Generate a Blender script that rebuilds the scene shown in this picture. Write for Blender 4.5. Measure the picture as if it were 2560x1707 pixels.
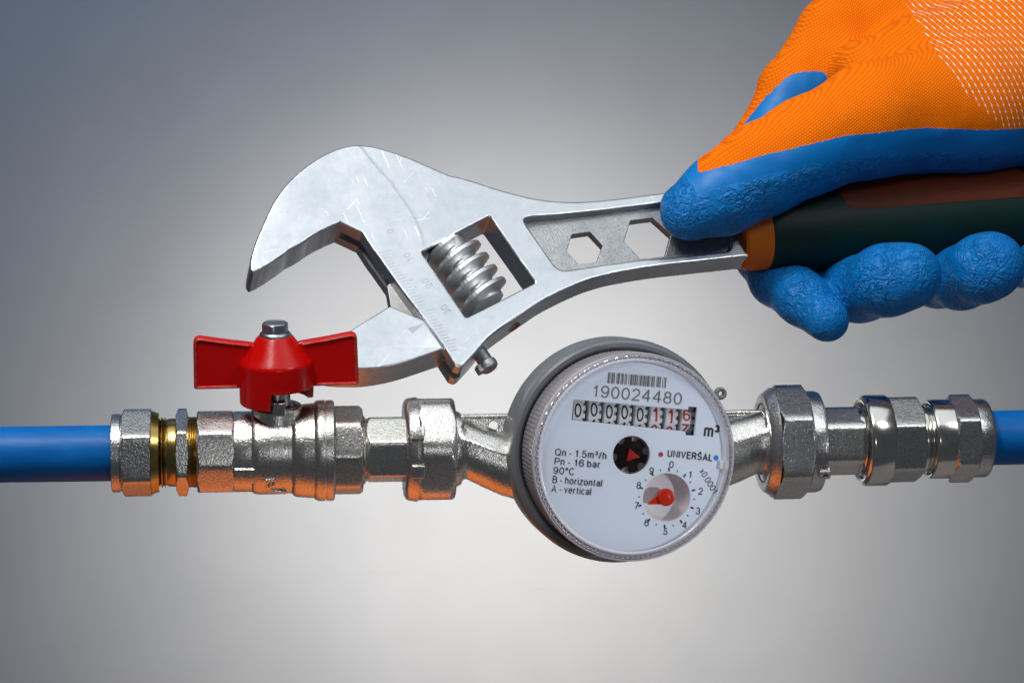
import bpy, bmesh, math, random
import numpy as np
from mathutils import Vector, Matrix
random.seed(7)
np.random.seed(7)
PI = math.pi
R = math.radians
for o in list(bpy.data.objects):
    bpy.data.objects.remove(o)
scene = bpy.context.scene
C = scene.collection
scene.unit_settings.system = 'METRIC'
scene.unit_settings.scale_length = 0.012      # one unit is 12 mm
D = 60.0                                       # camera distance to the pipe

# ------------------------------------------------------------------ camera
cam = bpy.data.cameras.new('camera')
cam.sensor_width = 36.0
cam.lens = 36.0 * D / 25.6
cam.clip_start = 1.0
cam.clip_end = 400.0
camo = bpy.data.objects.new('camera', cam)
camo.location = (0, -D, 0)
camo.rotation_euler = (R(90), 0, 0)
C.objects.link(camo)
scene.camera = camo

# ------------------------------------------------------------------ world, lamps, exposure
world = bpy.data.worlds.new('World')
scene.world = world
world.use_nodes = True
bg = world.node_tree.nodes['Background']
bg.inputs[0].default_value = (0.58, 0.65, 0.76, 1)
bg.inputs[1].default_value = 0.095
vs = scene.view_settings
vs.view_transform = 'Standard'
vs.look = 'None'
vs.exposure = 0.0
vs.gamma = 1.0


def area(name, loc, target, sx, sy, radiance, color):
    l = bpy.data.lights.new(name, 'AREA')
    l.shape = 'RECTANGLE'
    l.size, l.size_y = sx, sy
    l.energy = radiance * PI * sx * sy
    l.color = color
    o = bpy.data.objects.new(name, l)
    o.location = loc
    d = Vector(target) - Vector(loc)
    o.rotation_euler = d.to_track_quat('-Z', 'Y').to_euler()
    C.objects.link(o)
    return o


area('overhead_softbox', (0, -14, 33), (0, -5, 0), 62, 38, 1.15, (0.88, 0.95, 1.0))
area('key_lamp', (-16, -28, 40), (0, 0, 1), 12, 12, 46.0, (1.0, 0.97, 0.94))
area('side_lamp', (29, -31, 28), (0, 0, 0), 9, 9, 14.0, (0.94, 0.97, 1.0))
area('low_front_lamp', (6, -50, -4), (0, 0, 0), 8, 6, 7.0, (0.92, 0.96, 1.0))
area('added_underside_fill', (17, 10, -26), (17, 9.9, 0), 32, 40, 0.15, (1.0, 0.88, 0.80))  # unseen lamp added to lighten undersides; there is no floor
area('blue_backdrop_lamp', (-22, 26, 40), (-14, 60, 16), 30, 26, 2.1, (0.30, 0.56, 1.0))
area('orange_floor_lamp', (-6.5, 3.5, -13.5), (-6, 2, 0), 12, 13, 0.85, (1.0, 0.22, 0.006))


def spot(name, loc, target, power, angle, blend, color, radius):
    l = bpy.data.lights.new(name, 'SPOT')
    l.energy = power
    l.spot_size = R(angle)
    l.spot_blend = blend
    l.color = color
    l.shadow_soft_size = radius
    o = bpy.data.objects.new(name, l)
    o.location = loc
    d = Vector(target) - Vector(loc)
    o.rotation_euler = d.to_track_quat('-Z', 'Y').to_euler()
    C.objects.link(o)
    return o


spot('added_meter_fill', (46, -33, -7), (3.1, -1.7, -2.9), 45000, 7.4, 0.35, (0.90, 0.95, 1.0), 1.5)  # unseen spot added to brighten only the meter dial
spot('backdrop_wash_spot', (0.5, 30.0, -8.5), (0.5, 60.0, -8.5), 86000, 112, 1.0, (1.0, 0.85, 0.715), 1.0)
spot('backdrop_pool_spot', (-2.6, 30.0, -2.4), (-2.6, 60.0, -2.4), 24000, 62, 0.85, (1.0, 0.875, 0.76), 1.0)

# ------------------------------------------------------------------ projection helpers (photo pixel -> point in the place)


def W(px, py, y):
    k = (D + y) / D / 100.0
    return Vector(((px - 1280.0) * k, y, (853.5 - py) * k))


def to_px(v):
    k = D / (D + v[1]) * 100.0
    return (1280.0 + v[0] * k, 853.5 - v[2] * k)


def ray_plane(px, py, p0, n):
    cpos = Vector((0, -D, 0))
    d = W(px, py, 0) - cpos
    t = (p0 - cpos).dot(n) / d.dot(n)
    return cpos + d * t


def crop(x0, y0, s):
    return lambda x, y: (x0 + x / s, y0 + y / s)


c1 = crop(240, 780, 3.136)
c2 = crop(580, 340, 2.376)
c3 = crop(1040, 440, 3.136)
c4 = crop(1260, 820, 2.6133)
c6 = crop(1640, 0, 2.5565)
c7 = crop(1640, 380, 2.5565)
d1 = crop(1420, 920, 6.533)
d2 = crop(1500, 1080, 4.9)

# ------------------------------------------------------------------ materials


class N:
    def __init__(self, name):
        self.m = bpy.data.materials.new(name)
        self.m.use_nodes = True
        self.t = self.m.node_tree
        self.p = self.t.nodes['Principled BSDF']
        self.out = self.t.nodes['Material Output']

    def n(self, typ, **kw):
        nd = self.t.nodes.new(typ)
        for k, v in kw.items():
            if k.startswith('i_'):
                key = k[2:]
                key = int(key) if key.isdigit() else key.replace('_', ' ')
                self.set(nd, key, v)
            else:
                setattr(nd, k, v)
        return nd

    def set(self, nd, key, v):
        if isinstance(v, bpy.types.NodeSocket):
            self.t.links.new(v, nd.inputs[key])
        else:
            nd.inputs[key].default_value = v

    def P(self, **kw):
        for k, v in kw.items():
            self.set(self.p, k.replace('_', ' '), v)

    def coord(self, scale=(1, 1, 1), rot=(0, 0, 0)):
        tc = self.n('ShaderNodeTexCoord')
        mp = self.n('ShaderNodeMapping')
        mp.inputs['Scale'].default_value = scale
        mp.inputs['Rotation'].default_value = rot
        self.t.links.new(tc.outputs['Object'], mp.inputs['Vector'])
        return mp.outputs[0]

    def noise(self, vec, scale, detail=3.0, rough=0.5, dist=0.0):
        nd = self.n('ShaderNodeTexNoise')
        self.t.links.new(vec, nd.inputs['Vector'])
        nd.inputs['Scale'].default_value = scale
        nd.inputs['Detail'].default_value = detail
        nd.inputs['Roughness'].default_value = rough
        nd.inputs['Distortion'].default_value = dist
        return nd.outputs[0]

    def ramp(self, fac, stops):
        nd = self.n('ShaderNodeValToRGB')
        self.t.links.new(fac, nd.inputs[0])
        cr = nd.color_ramp
        while len(cr.elements) > 1:
            cr.elements.remove(cr.elements[-1])
        cr.elements[0].position = stops[0][0]
        cr.elements[0].color = col(stops[0][1])
        for pos, c in stops[1:]:
            e = cr.elements.new(pos)
            e.color = col(c)
        return nd.outputs[0]

    def math(self, op, a, b=0.0, c=0.0, clamp=False):
        nd = self.n('ShaderNodeMath', operation=op, use_clamp=clamp)
        self.set(nd, 0, a)
        self.set(nd, 1, b)
        self.set(nd, 2, c)
        return nd.outputs[0]

    def mix(self, fac, a, b):
        nd = self.n('ShaderNodeMix', data_type='RGBA')
        self.set(nd, 0, fac)
        self.set(nd, 6, a if isinstance(a, bpy.types.NodeSocket) else col(a))
        self.set(nd, 7, b if isinstance(b, bpy.types.NodeSocket) else col(b))
        return nd.outputs[2]

    def bump(self, h, strength, dist, normal=None):
        nd = self.n('ShaderNodeBump')
        nd.inputs['Strength'].default_value = strength
        nd.inputs['Distance'].default_value = dist
        self.t.links.new(h, nd.inputs['Height'])
        if normal is not None:
            self.t.links.new(normal, nd.inputs['Normal'])
        return nd.outputs[0]


def col(c):
    if isinstance(c, (int, float)):
        return (c, c, c, 1)
    return tuple(c) + (1,) if len(c) == 3 else tuple(c)


def simple(name, color, rough=0.5, metal=0.0, **kw):
    m = N(name)
    m.P(Base_Color=col(color), Roughness=rough, Metallic=metal)
    m.P(**kw)
    return m.m


def cast_metal(name, color, rough, grain, strength, blotch=0.12, tarnish=None):
    m = N(name)
    v = m.coord()
    big = m.noise(v, 1.6, 4, 0.6)
    fine = m.noise(v, grain, 2, 0.55)
    mid = m.noise(v, grain * 0.35, 3, 0.6)
    base = m.ramp(big, [(0.3, tuple(c * (1 - blotch) for c in color)), (0.7, color)])
    if strength > 0.3:
        base = m.mix(m.ramp(fine, [(0.38, 0.45), (0.5, 0.0)]), base, tuple(c * 0.4 for c in color))
    if tarnish:
        spots = m.noise(v, 2.3, 5, 0.65)
        f = m.ramp(spots, [(0.6, 0.0), (0.72, 1.0)])
        base = m.mix(f, base, tarnish)
    m.P(Base_Color=base, Metallic=1.0)
    m.P(Roughness=m.ramp(mid, [(0.25, rough * 0.92), (0.75, rough * 1.08)]))
    b = m.bump(fine, strength, 0.018)
    b = m.bump(mid, strength * 0.12, 0.03, b)
    m.P(Normal=b)
    return m.m


M = {}
M['nickel'] = cast_metal('nickel_casting', (0.74, 0.71, 0.66), 0.26, 22.0, 0.50)
M['nickel_dark'] = cast_metal('dull_nickel_casting', (0.63, 0.62, 0.60), 0.26, 22.0, 0.50)
M['nickel_smooth'] = cast_metal('turned_nickel', (0.72, 0.69, 0.63), 0.16, 22.0, 0.06, 0.2)
M['nickel_stained'] = cast_metal('turned_nickel_with_brass_stains', (0.70, 0.67, 0.62), 0.17, 22.0, 0.06, 0.2, (0.45, 0.27, 0.06))
M['brass'] = cast_metal('brass', (0.50, 0.35, 0.12), 0.24, 18.0, 0.15, 0.35, (0.30, 0.24, 0.05))
M['bolt'] = cast_metal('zinc_bolt', (0.40, 0.43, 0.47), 0.36, 14.0, 0.2)
M['steel_rough'] = cast_metal('sandblasted_steel', (0.46, 0.47, 0.48), 0.5, 20.0, 0.7, 0.3)
M['steel_worm'] = cast_metal('steel_worm', (0.66, 0.67, 0.68), 0.42, 20.0, 0.15)
M['steel_shank'] = cast_metal('shaded_steel', (0.30, 0.30, 0.29), 0.5, 20.0, 0.2)  # dark grey puts the shading of a tilted facet into the colour


def chrome():
    m = N('satin_chrome')
    v = m.coord()
    big = m.noise(v, 0.9, 5, 0.6)
    cloud = m.noise(v, 4.5, 5, 0.7)
    # fine scratches in several directions
    tc = m.n('ShaderNodeTexCoord')
    fac = None
    for k, (ang, sc) in enumerate(((25, 3.0), (-40, 2.2), (70, 2.6), (100, 1.8))):
        mp = m.n('ShaderNodeMapping')
        mp.inputs['Rotation'].default_value = (0, R(ang), 0)
        mp.inputs['Location'].default_value = (k * 3.7, k * 1.3, k * 2.1)
        m.t.links.new(tc.outputs['Object'], mp.inputs['Vector'])
        mp2 = m.n('ShaderNodeMapping')
        mp2.inputs['Scale'].default_value = (sc * 14, 0.3, sc * 0.4)
        m.t.links.new(mp.outputs[0], mp2.inputs['Vector'])
        mp = mp2
        s = m.noise(mp.outputs[0], 1.0, 1, 0.5, 0.2)
        s = m.ramp(s, [(0.735, 0.0), (0.775, 1.0)])
        fac = s if fac is None else m.math('MAXIMUM', fac, s)
    gate = m.ramp(m.noise(v, 0.8, 2, 0.5), [(0.45, 0.0), (0.6, 1.0)])
    fac = m.math('MULTIPLY', fac, gate)
    base = m.ramp(cloud, [(0.3, (0.52, 0.545, 0.57)), (0.7, (0.60, 0.62, 0.645))])
    base = m.mix(m.math('MULTIPLY', fac, 0.8), base, (0.92, 0.93, 0.94))
    m.P(Base_Color=base, Metallic=1.0)
    r = m.ramp(big, [(0.3, 0.26), (0.7, 0.40)])
    m.P(Roughness=r)
    b = m.bump(cloud, 0.06, 0.05)
    b = m.bump(fac, 0.35, 0.006, b)
    m.P(Normal=b)
    return m.m


M['chrome'] = chrome()
M['rust'] = simple('rust', (0.16, 0.06, 0.025), 0.8)
M['engraving'] = simple('engraving', (0.40, 0.41, 0.43), 0.55, 0.8)
M['groove'] = simple('groove_shade', (0.045, 0.035, 0.028), 0.6)  # near-black colour for the shade inside the jaw slot


def red_paint():
    m = N('red_enamel')
    v = m.coord()
    w = m.noise(v, 7.0, 5, 0.7)
    f = m.ramp(w, [(0.70, 0.0), (0.76, 0.6)])
    base = m.mix(f, (0.48, 0.0018, 0.001), (0.36, 0.06, 0.03))
    geo = m.n('ShaderNodeNewGeometry')
    wear = m.ramp(geo.outputs['Pointiness'], [(0.54, 0.0), (0.60, 1.0)])
    wear = m.math('MULTIPLY', wear, m.ramp(m.noise(v, 4.0, 4, 0.7), [(0.4, 0.1), (0.6, 0.9)]))
    base = m.mix(wear, base, (0.42, 0.10, 0.07))
    m.P(Base_Color=base, Roughness=m.ramp(m.noise(v, 3.0, 4), [(0.3, 0.16), (0.7, 0.28)]), Specular_IOR_Level=0.32)
    m.P(Normal=m.bump(m.noise(v, 5.0, 3), 0.06, 0.05))
    return m.m


M['red'] = red_paint()


def blue_pipe_mat():
    m = N('blue_polyethylene')
    v = m.coord((0.35, 1, 1))
    w = m.noise(v, 2.2, 6, 0.65)
    s = m.noise(m.coord((0.15, 4, 4), (0, R(12), 0)), 2.5, 3, 0.6)
    base = m.ramp(w, [(0.3, (0.0, 0.092, 0.34)), (0.7, (0.0, 0.138, 0.45))])
    m.P(Base_Color=base, Roughness=m.ramp(s, [(0.35, 0.42), (0.65, 0.46)]), Specular_IOR_Level=0.2)
    m.P(Normal=m.bump(s, 0.12, 0.03))
    return m.m


M['pipe'] = blue_pipe_mat()
M['thread'] = M['nickel_smooth']
M['grey_plastic'] = simple('grey_plastic', (0.135, 0.145, 0.16), 0.35)
M['drum'] = simple('inner_drum_plastic', (0.30, 0.26, 0.29), 0.5)
M['dial_white'] = simple('white_dial', (0.80, 0.86, 0.97), 0.45)
M['recess_white'] = simple('white_recess', (0.78, 0.76, 0.78), 0.5)
M['wheel_white'] = simple('white_number_wheel', (0.80, 0.80, 0.82), 0.4)
M['gap_grey'] = simple('grey_gap', (0.50, 0.47, 0.43), 0.6)
M['ink_black'] = simple('black_ink', (0.012, 0.013, 0.016), 0.5)
M['ink_grey'] = simple('grey_ink', (0.17, 0.165, 0.145), 0.5)
M['ink_red'] = simple('red_ink', (0.50, 0.012, 0.012), 0.5)
M['ink_blue'] = simple('blue_ink', (0.0, 0.23, 0.75), 0.5)
M['dot_red'] = simple('red_dot_ink', (0.50, 0.02, 0.03), 0.5)
M['star_dark'] = cast_metal('dark_star_wheel', (0.03, 0.024, 0.02), 0.30, 9.0, 0.25, 0.5)
M['star_notch'] = simple('mauve_recess', (0.48, 0.34, 0.34), 0.5)
M['red_plastic'] = simple('red_triangle_plastic', (0.42, 0.006, 0.004), 0.3)
M['pointer'] = simple('orange_red_plastic', (0.62, 0.020, 0.002), 0.3, Specular_IOR_Level=0.3)


def clear(name, tint, gloss, frost, rough=0.06):
    m = N(name)
    t = m.n('ShaderNodeBsdfTransparent')
    t.inputs[0].default_value = col(tint)
    g = m.n('ShaderNodeBsdfGlossy')
    g.inputs['Roughness'].default_value = rough
    fr = m.n('ShaderNodeFresnel')
    fr.inputs[0].default_value = 1.45
    f = m.math('MULTIPLY', fr.outputs[0], gloss, clamp=True)
    mx = m.n('ShaderNodeMixShader')
    m.t.links.new(f, mx.inputs[0])
    m.t.links.new(t.outputs[0], mx.inputs[1])
    m.t.links.new(g.outputs[0], mx.inputs[2])
    last = mx.outputs[0]
    if frost > 0:
        d = m.n('ShaderNodeBsdfDiffuse')
        d.inputs[0].default_value = (0.75, 0.72, 0.78, 1)
        m2 = m.n('ShaderNodeMixShader')
        m2.inputs[0].default_value = frost
        m.t.links.new(last, m2.inputs[1])
        m.t.links.new(d.outputs[0], m2.inputs[2])
        last = m2.outputs[0]
    m.t.links.new(last, m.out.inputs['Surface'])
    return m.m


M['clear_wall'] = clear('clear_ribbed_plastic', (0.84, 0.81, 0.85), 0.8, 0.24, 0.2)
M['clear_rim'] = clear('clear_rim_plastic', (0.92, 0.91, 0.94), 1.3, 0.42, 0.14)
M['clear_lens'] = clear('clear_lens_plastic', (0.985, 0.985, 0.99), 0.6, 0.0, 0.04)


def handle_mat(name, c, rough):
    m = N(name)
    v = m.coord()
    m.P(Base_Color=m.ramp(m.noise(v, 2.0, 4), [(0.3, tuple(x * 0.85 for x in c)), (0.7, c)]), Roughness=rough)
    m.P(Normal=m.bump(m.noise(v, 30.0, 2), 0.12, 0.01), Specular_IOR_Level=0.25)
    return m.m


M['grip_green'] = handle_mat('dark_green_grip', (0.0005, 0.018, 0.016), 0.5)
M['grip_inlay'] = handle_mat('shaded_orange_inlay', (0.10, 0.015, 0.002), 0.6)  # orange darkened to carry the shade of the hand above
M['grip_orange'] = handle_mat('orange_grip', (0.55, 0.13, 0.004), 0.45)


def wall_mat():
    m = N('painted_wall')
    v = m.coord()
    m.P(Base_Color=m.ramp(m.noise(v, 0.25, 3), [(0.35, (0.235, 0.265, 0.30)), (0.65, (0.245, 0.275, 0.312))]), Roughness=0.9, Specular_IOR_Level=0.1)
    return m.m


M['wall'] = wall_mat()


def glove_mat():
    m = N('knit_and_latex_glove')
    at = m.n('ShaderNodeAttribute', attribute_name='coat')
    kn = m.n('ShaderNodeAttribute', attribute_name='knit')
    pos = m.coord()
    sep = m.n('ShaderNodeSeparateXYZ')
    m.t.links.new(kn.outputs['Vector'], sep.inputs[0])
    u, v, w = sep.outputs[0], sep.outputs[1], sep.outputs[2]
    jit = m.math('MULTIPLY', m.math('SUBTRACT', m.noise(pos, 14.0, 2), 0.5), 0.10)
    coat = m.math('ADD', at.outputs['Fac'], jit)
    fac = m.ramp(m.math('ADD', m.math('MULTIPLY', coat, 8.0), 0.5), [(0.42, 0.0), (0.58, 1.0)])
    # knitted loops: rows along u, loops across v, every second row shifted
    row = m.math('MULTIPLY', v, 1.0 / 0.066)
    rowi = m.math('FLOOR', row)
    shift = m.math('MULTIPLY', rowi, 0.5)
    cu = m.math('FRACT', m.math('ADD', m.math('MULTIPLY', u, 1.0 / 0.085), shift))
    cv = m.math('FRACT', row)
    bu = m.math('SINE', m.math('MULTIPLY', cu, PI))
    bv = m.math('SINE', m.math('MULTIPLY', cv, PI))
    loop = m.math('POWER', m.math('MULTIPLY', bu, bv), 0.6)
    # white dashes
    ln = m.math('FRACT', m.math('MULTIPLY', u, 1.0 / 0.17))
    li = m.math('FLOOR', m.math('MULTIPLY', u, 1.0 / 0.17))
    ds = m.math('FRACT', m.math('ADD', m.math('MULTIPLY', v, 1.0 / 0.20), m.math('MULTIPLY', li, 0.47)))
    lw = m.math('ABSOLUTE', m.math('SUBTRACT', ln, 0.5))
    dw = m.math('ABSOLUTE', m.math('SUBTRACT', ds, 0.5))
    e = m.math('ADD', m.math('POWER', m.math('MULTIPLY', lw, 1.0 / 0.135), 2.0), m.math('POWER', m.math('MULTIPLY', dw, 1.0 / 0.24), 2.0))
    dot = m.math('LESS_THAN', e, 1.0)
    thread = m.math('MULTIPLY', m.math('LESS_THAN', lw, 0.06), 0.4)
    wht = m.math('MAXIMUM', dot, thread)
    wht = m.math('MULTIPLY', wht, m.ramp(m.math('MULTIPLY', w, 1.0), [(0.0, 0.0), (0.06, 1.0)]))
    orange = m.mix(loop, (0.66, 0.095, 0.001), (0.93, 0.205, 0.002))
    orange = m.mix(m.math('MULTIPLY', wht, 0.85), orange, (0.88, 0.70, 0.60))
    # latex
    mask = m.ramp(at.outputs['Fac'], [(0.50, 0.0), (0.72, 1.0)])
    vo = m.n('ShaderNodeTexNoise')
    vo.inputs['Scale'].default_value = 2.6
    vo.inputs['Detail'].default_value = 1.0
    m.t.links.new(pos, vo.inputs['Vector'])
    wp = m.n('ShaderNodeVectorMath', operation='MULTIPLY_ADD')
    m.t.links.new(vo.outputs['Color'], wp.inputs[0])
    wp.inputs[1].default_value = (0.8, 0.8, 0.8)
    m.t.links.new(pos, wp.inputs[2])
    rid = m.noise(wp.outputs[0], 3.1, 1.5, 0.4, 1.5)
    rid = m.math('ABSOLUTE', m.math('SUBTRACT', rid, 0.5))
    rid = m.math('SUBTRACT', 1.0, m.math('MULTIPLY', rid, 6.0, clamp=True))
    rid2 = m.noise(wp.outputs[0], 11.0, 2.0, 0.5, 0.8)
    crk = m.math('ADD', rid, m.math('MULTIPLY', rid2, 0.35))
    patch = m.ramp(m.noise(pos, 1.1, 3, 0.55), [(0.36, 0.2), (0.62, 1.0)])
    crk = m.math('MULTIPLY', m.math('MULTIPLY', crk, mask), patch)
    blue = m.mix(m.noise(pos, 1.2, 3), (0.0, 0.130, 0.42), (0.0, 0.190, 0.56))
    m.P(Base_Color=m.mix(fac, orange, blue))
    m.P(Roughness=m.ramp(fac, [(0.0, 0.85), (1.0, 0.46)]))
    m.P(Specular_IOR_Level=m.ramp(fac, [(0.0, 0.08), (1.0, 0.28)]))
    hl = m.math('MULTIPLY', loop, m.math('SUBTRACT', 1.0, fac))
    b = m.bump(hl, 0.5, 0.022)
    b = m.bump(m.math('MULTIPLY', crk, fac), 0.85, 0.06, b)
    b = m.bump(fac, 0.6, 0.02, b)
    m.P(Normal=b)
    return m.m


M['glove'] = glove_mat()

# ------------------------------------------------------------------ object helpers
ORIGIN = [Vector((0, 0, 0))]


def thing(name, label, cat, loc, group=None):
    o = bpy.data.objects.new(name, None)
    o.empty_display_size = 0.3
    o.location = loc
    o['label'] = label
    o['category'] = cat
    if group:
        o['group'] = group
    C.objects.link(o)
    ORIGIN[0] = Vector(loc)
    return o


class MB:
    def __init__(self):
        self.v, self.f = [], []

    def add(self, verts, faces, mat=None):
        b = len(self.v)
        for p in verts:
            p = Vector(p)
            self.v.append(mat @ p if mat is not None else p)
        for f in faces:
            self.f.append([i + b for i in f])
        return self

    def rings(self, rings, cap0=True, cap1=True, closed=True, mat=None):
        n = len(rings[0])
        vs_, fs = [], []
        for r in rings:
            vs_ += list(r)
        for i in range(len(rings) - 1):
            for j in range(n if closed else n - 1):
                k = (j + 1) % n
                fs.append((i * n + j, i * n + k, (i + 1) * n + k, (i + 1) * n + j))
        if cap0:
            fs.append(tuple(range(n - 1, -1, -1)))
        if cap1:
            fs.append(tuple((len(rings) - 1) * n + j for j in range(n)))
        return self.add(vs_, fs, mat)

    def lathe(self, prof, F, n=72, cap0=True, cap1=True, rfun=None):
        """profile [(x, r)] about the frame's local x; angle from the camera side upward"""
        rings = []
        for (x, r) in prof:
            rings.append([Vector((x, -(r if rfun is None else rfun(x, r, a)) * math.cos(a), (r if rfun is None else rfun(x, r, a)) * math.sin(a)))
                          for a in (2 * PI * j / n for j in range(n))])
        return self.rings(rings, cap0, cap1, True, F)

    def box(self, x0, x1, y0, y1, z0, z1, mat=None, bev=0.0):
        bm = bmesh.new()
        bmesh.ops.create_cube(bm, size=1.0)
        for v in bm.verts:
            v.co = Vector(((x0 + x1) / 2 + v.co.x * (x1 - x0), (y0 + y1) / 2 + v.co.y * (y1 - y0), (z0 + z1) / 2 + v.co.z * (z1 - z0)))
        if bev > 0:
            bmesh.ops.bevel(bm, geom=list(bm.edges), offset=bev, segments=3, profile=0.5, affect='EDGES')
        bm.verts.index_update()
        self.add([v.co.copy() for v in bm.verts], [[v.index for v in f.verts] for f in bm.faces], mat)
        bm.free()
        return self

    def build(self, name, mat, parent=None, angle=32, smooth=True, label=None, kind=None, even=False):
        me = bpy.data.meshes.new(name)
        off = ORIGIN[0]
        me.from_pydata([tuple(p - off) for p in self.v], [], self.f)
        me.validate()
        bm = bmesh.new()
        bm.from_mesh(me)
        bmesh.ops.remove_doubles(bm, verts=bm.verts, dist=1e-5)
        bmesh.ops.recalc_face_normals(bm, faces=bm.faces)
        bm.to_mesh(me)
        bm.free()
        if smooth:
            me.shade_smooth()
            me.set_sharp_from_angle(angle=R(angle))
        me.materials.append(mat)
        o = bpy.data.objects.new(name, me)
        C.objects.link(o)
        if parent is not None:
            o.parent = parent
        else:
            o.location = off
        if even:
            o.modifiers.new('even_normals', 'WEIGHTED_NORMAL').keep_sharp = True
        if label:
            o['label'] = label
        if kind:
            o['kind'] = kind
        return o


def poly_r(R_, n, phase, soft=0.985):
    a = R_ * math.cos(PI / n)
    k = 55.0 / R_

    def f(th):
        t = (th - phase) % (2 * PI / n) - PI / n
        r = a / math.cos(t)
        rc = R_ * soft
        return -math.log(math.exp(-k * (r - a)) + math.exp(-k * (rc - a))) / k + a
    return f, a


def nut(mb, F, x0, x1, R_, n, phase_deg, ch0=True, ch1=True, soft=0.985, steep=0.6, flat0=1.0, seg=24):
    """hexagonal or octagonal prism along local x with round chamfers at its ends"""
    pf, a = poly_r(R_, n, R(phase_deg), soft)
    L = (R_ - a) * steep * 1.15
    xs = []
    m_ = 6
    for i in range(m_ + 1):
        xs.append((x0 + L * i / m_, a * flat0 + (R_ - a * flat0) * i / m_ * 1.05 if ch0 else 9e9))
    for i in range(m_ + 1):
        xs.append((x1 - L * (m_ - i) / m_, a * flat0 + (R_ - a * flat0) * (m_ - i) / m_ * 1.05 if ch1 else 9e9))
    if not ch0:
        e = 0.025 * R_
        xs = [(x0, -2), (x0 + e, -1)] + xs[m_ + 1:]
    if not ch1:
        e = 0.025 * R_
        xs = xs[:m_ + 1 if ch0 else 2] + [(x1 - e, -1), (x1, -2)]
    rings = []
    cnt = n * seg
    for (x, lim) in xs:
        ring = []
        for j in range(cnt):
            th = R(phase_deg) + 2 * PI * j / cnt
            r = pf(th)
            if lim == -2:
                r -= 0.025 * R_
            elif lim > 0:
                r = min(r, lim)
            ring.append(Vector((x, -r * math.cos(th), r * math.sin(th))))
        rings.append(ring)
    mb.rings(rings, True, True, True, F)
    return mb


def catmull(pts, n=6, closed=False):
    out = []
    P_ = [Vector(p) for p in pts]
    m_ = len(P_)
    rng = range(m_ if closed else m_ - 1)
    for i in rng:
        p0 = P_[i - 1] if (i > 0 or closed) else P_[0]
        p1, p2 = P_[i], P_[(i + 1) % m_]
        p3 = P_[(i + 2) % m_] if (i + 2 < m_ or closed) else P_[-1]
        for j in range(n):
            t = j / n
            out.append(0.5 * ((2 * p1) + (p2 - p0) * t + (2 * p0 - 5 * p1 + 4 * p2 - p3) * t * t + (3 * p1 - p0 - 3 * p2 + p3) * t ** 3))
    if not closed:
        out.append(P_[-1])
    return out


def round_corners(pts, r, n=5):
    """round every corner of a closed 2D polygon with radius-like distance r (number or list)"""
    out = []
    m_ = len(pts)
    for i in range(m_):
        p, a, b = Vector(pts[i]), Vector(pts[i - 1]), Vector(pts[(i + 1) % m_])
        rr = r[i] if isinstance(r, (list, tuple)) else r
        da, db = (a - p), (b - p)
        ra, rb = min(rr, da.length * 0.45), min(rr, db.length * 0.45)
        s, e = p + da.normalized() * ra, p + db.normalized() * rb
        if rr <= 0:
            out.append(p)
            continue
        for j in range(n + 1):
            t = j / n
            out.append((1 - t) ** 2 * s + 2 * t * (1 - t) * p + t * t * e)
    return out


def plate(outlines, half, bev=0.0, res=3):
    """2D outlines (first outer, others holes) -> (verts, faces) of a plate lying in xy, thickness 2*half along z"""
    cu = bpy.data.curves.new('plate', 'CURVE')
    cu.dimensions = '2D'
    cu.fill_mode = 'BOTH'
    cu.extrude = max(half - bev, 0.0)
    cu.bevel_depth = bev
    cu.bevel_resolution = res
    cu.offset = -bev
    for pts in outlines:
        s = cu.splines.new('POLY')
        s.points.add(len(pts) - 1)
        for i, p in enumerate(pts):
            s.points[i].co = (p[0], p[1], 0, 1)
        s.use_cyclic_u = True
    return curve_mesh(cu)


def curve_mesh(cu):
    o = bpy.data.objects.new('tmp', cu)
    C.objects.link(o)
    bpy.context.view_layer.update()
    dg = bpy.context.evaluated_depsgraph_get()
    ev = o.evaluated_get(dg)
    me = ev.to_mesh()
    vs_ = [v.co.copy() for v in me.vertices]
    fs = [list(p.vertices) for p in me.polygons]
    ev.to_mesh_clear()
    bpy.data.objects.remove(o)
    bpy.data.curves.remove(cu)
    return vs_, fs


def arc(cx, cy, rx, ry, a0, a1, n=20):
    return [(cx + rx * math.cos(R(a0 + (a1 - a0) * i / n)), cy + ry * math.sin(R(a0 + (a1 - a0) * i / n))) for i in range(n + 1)]


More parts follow.
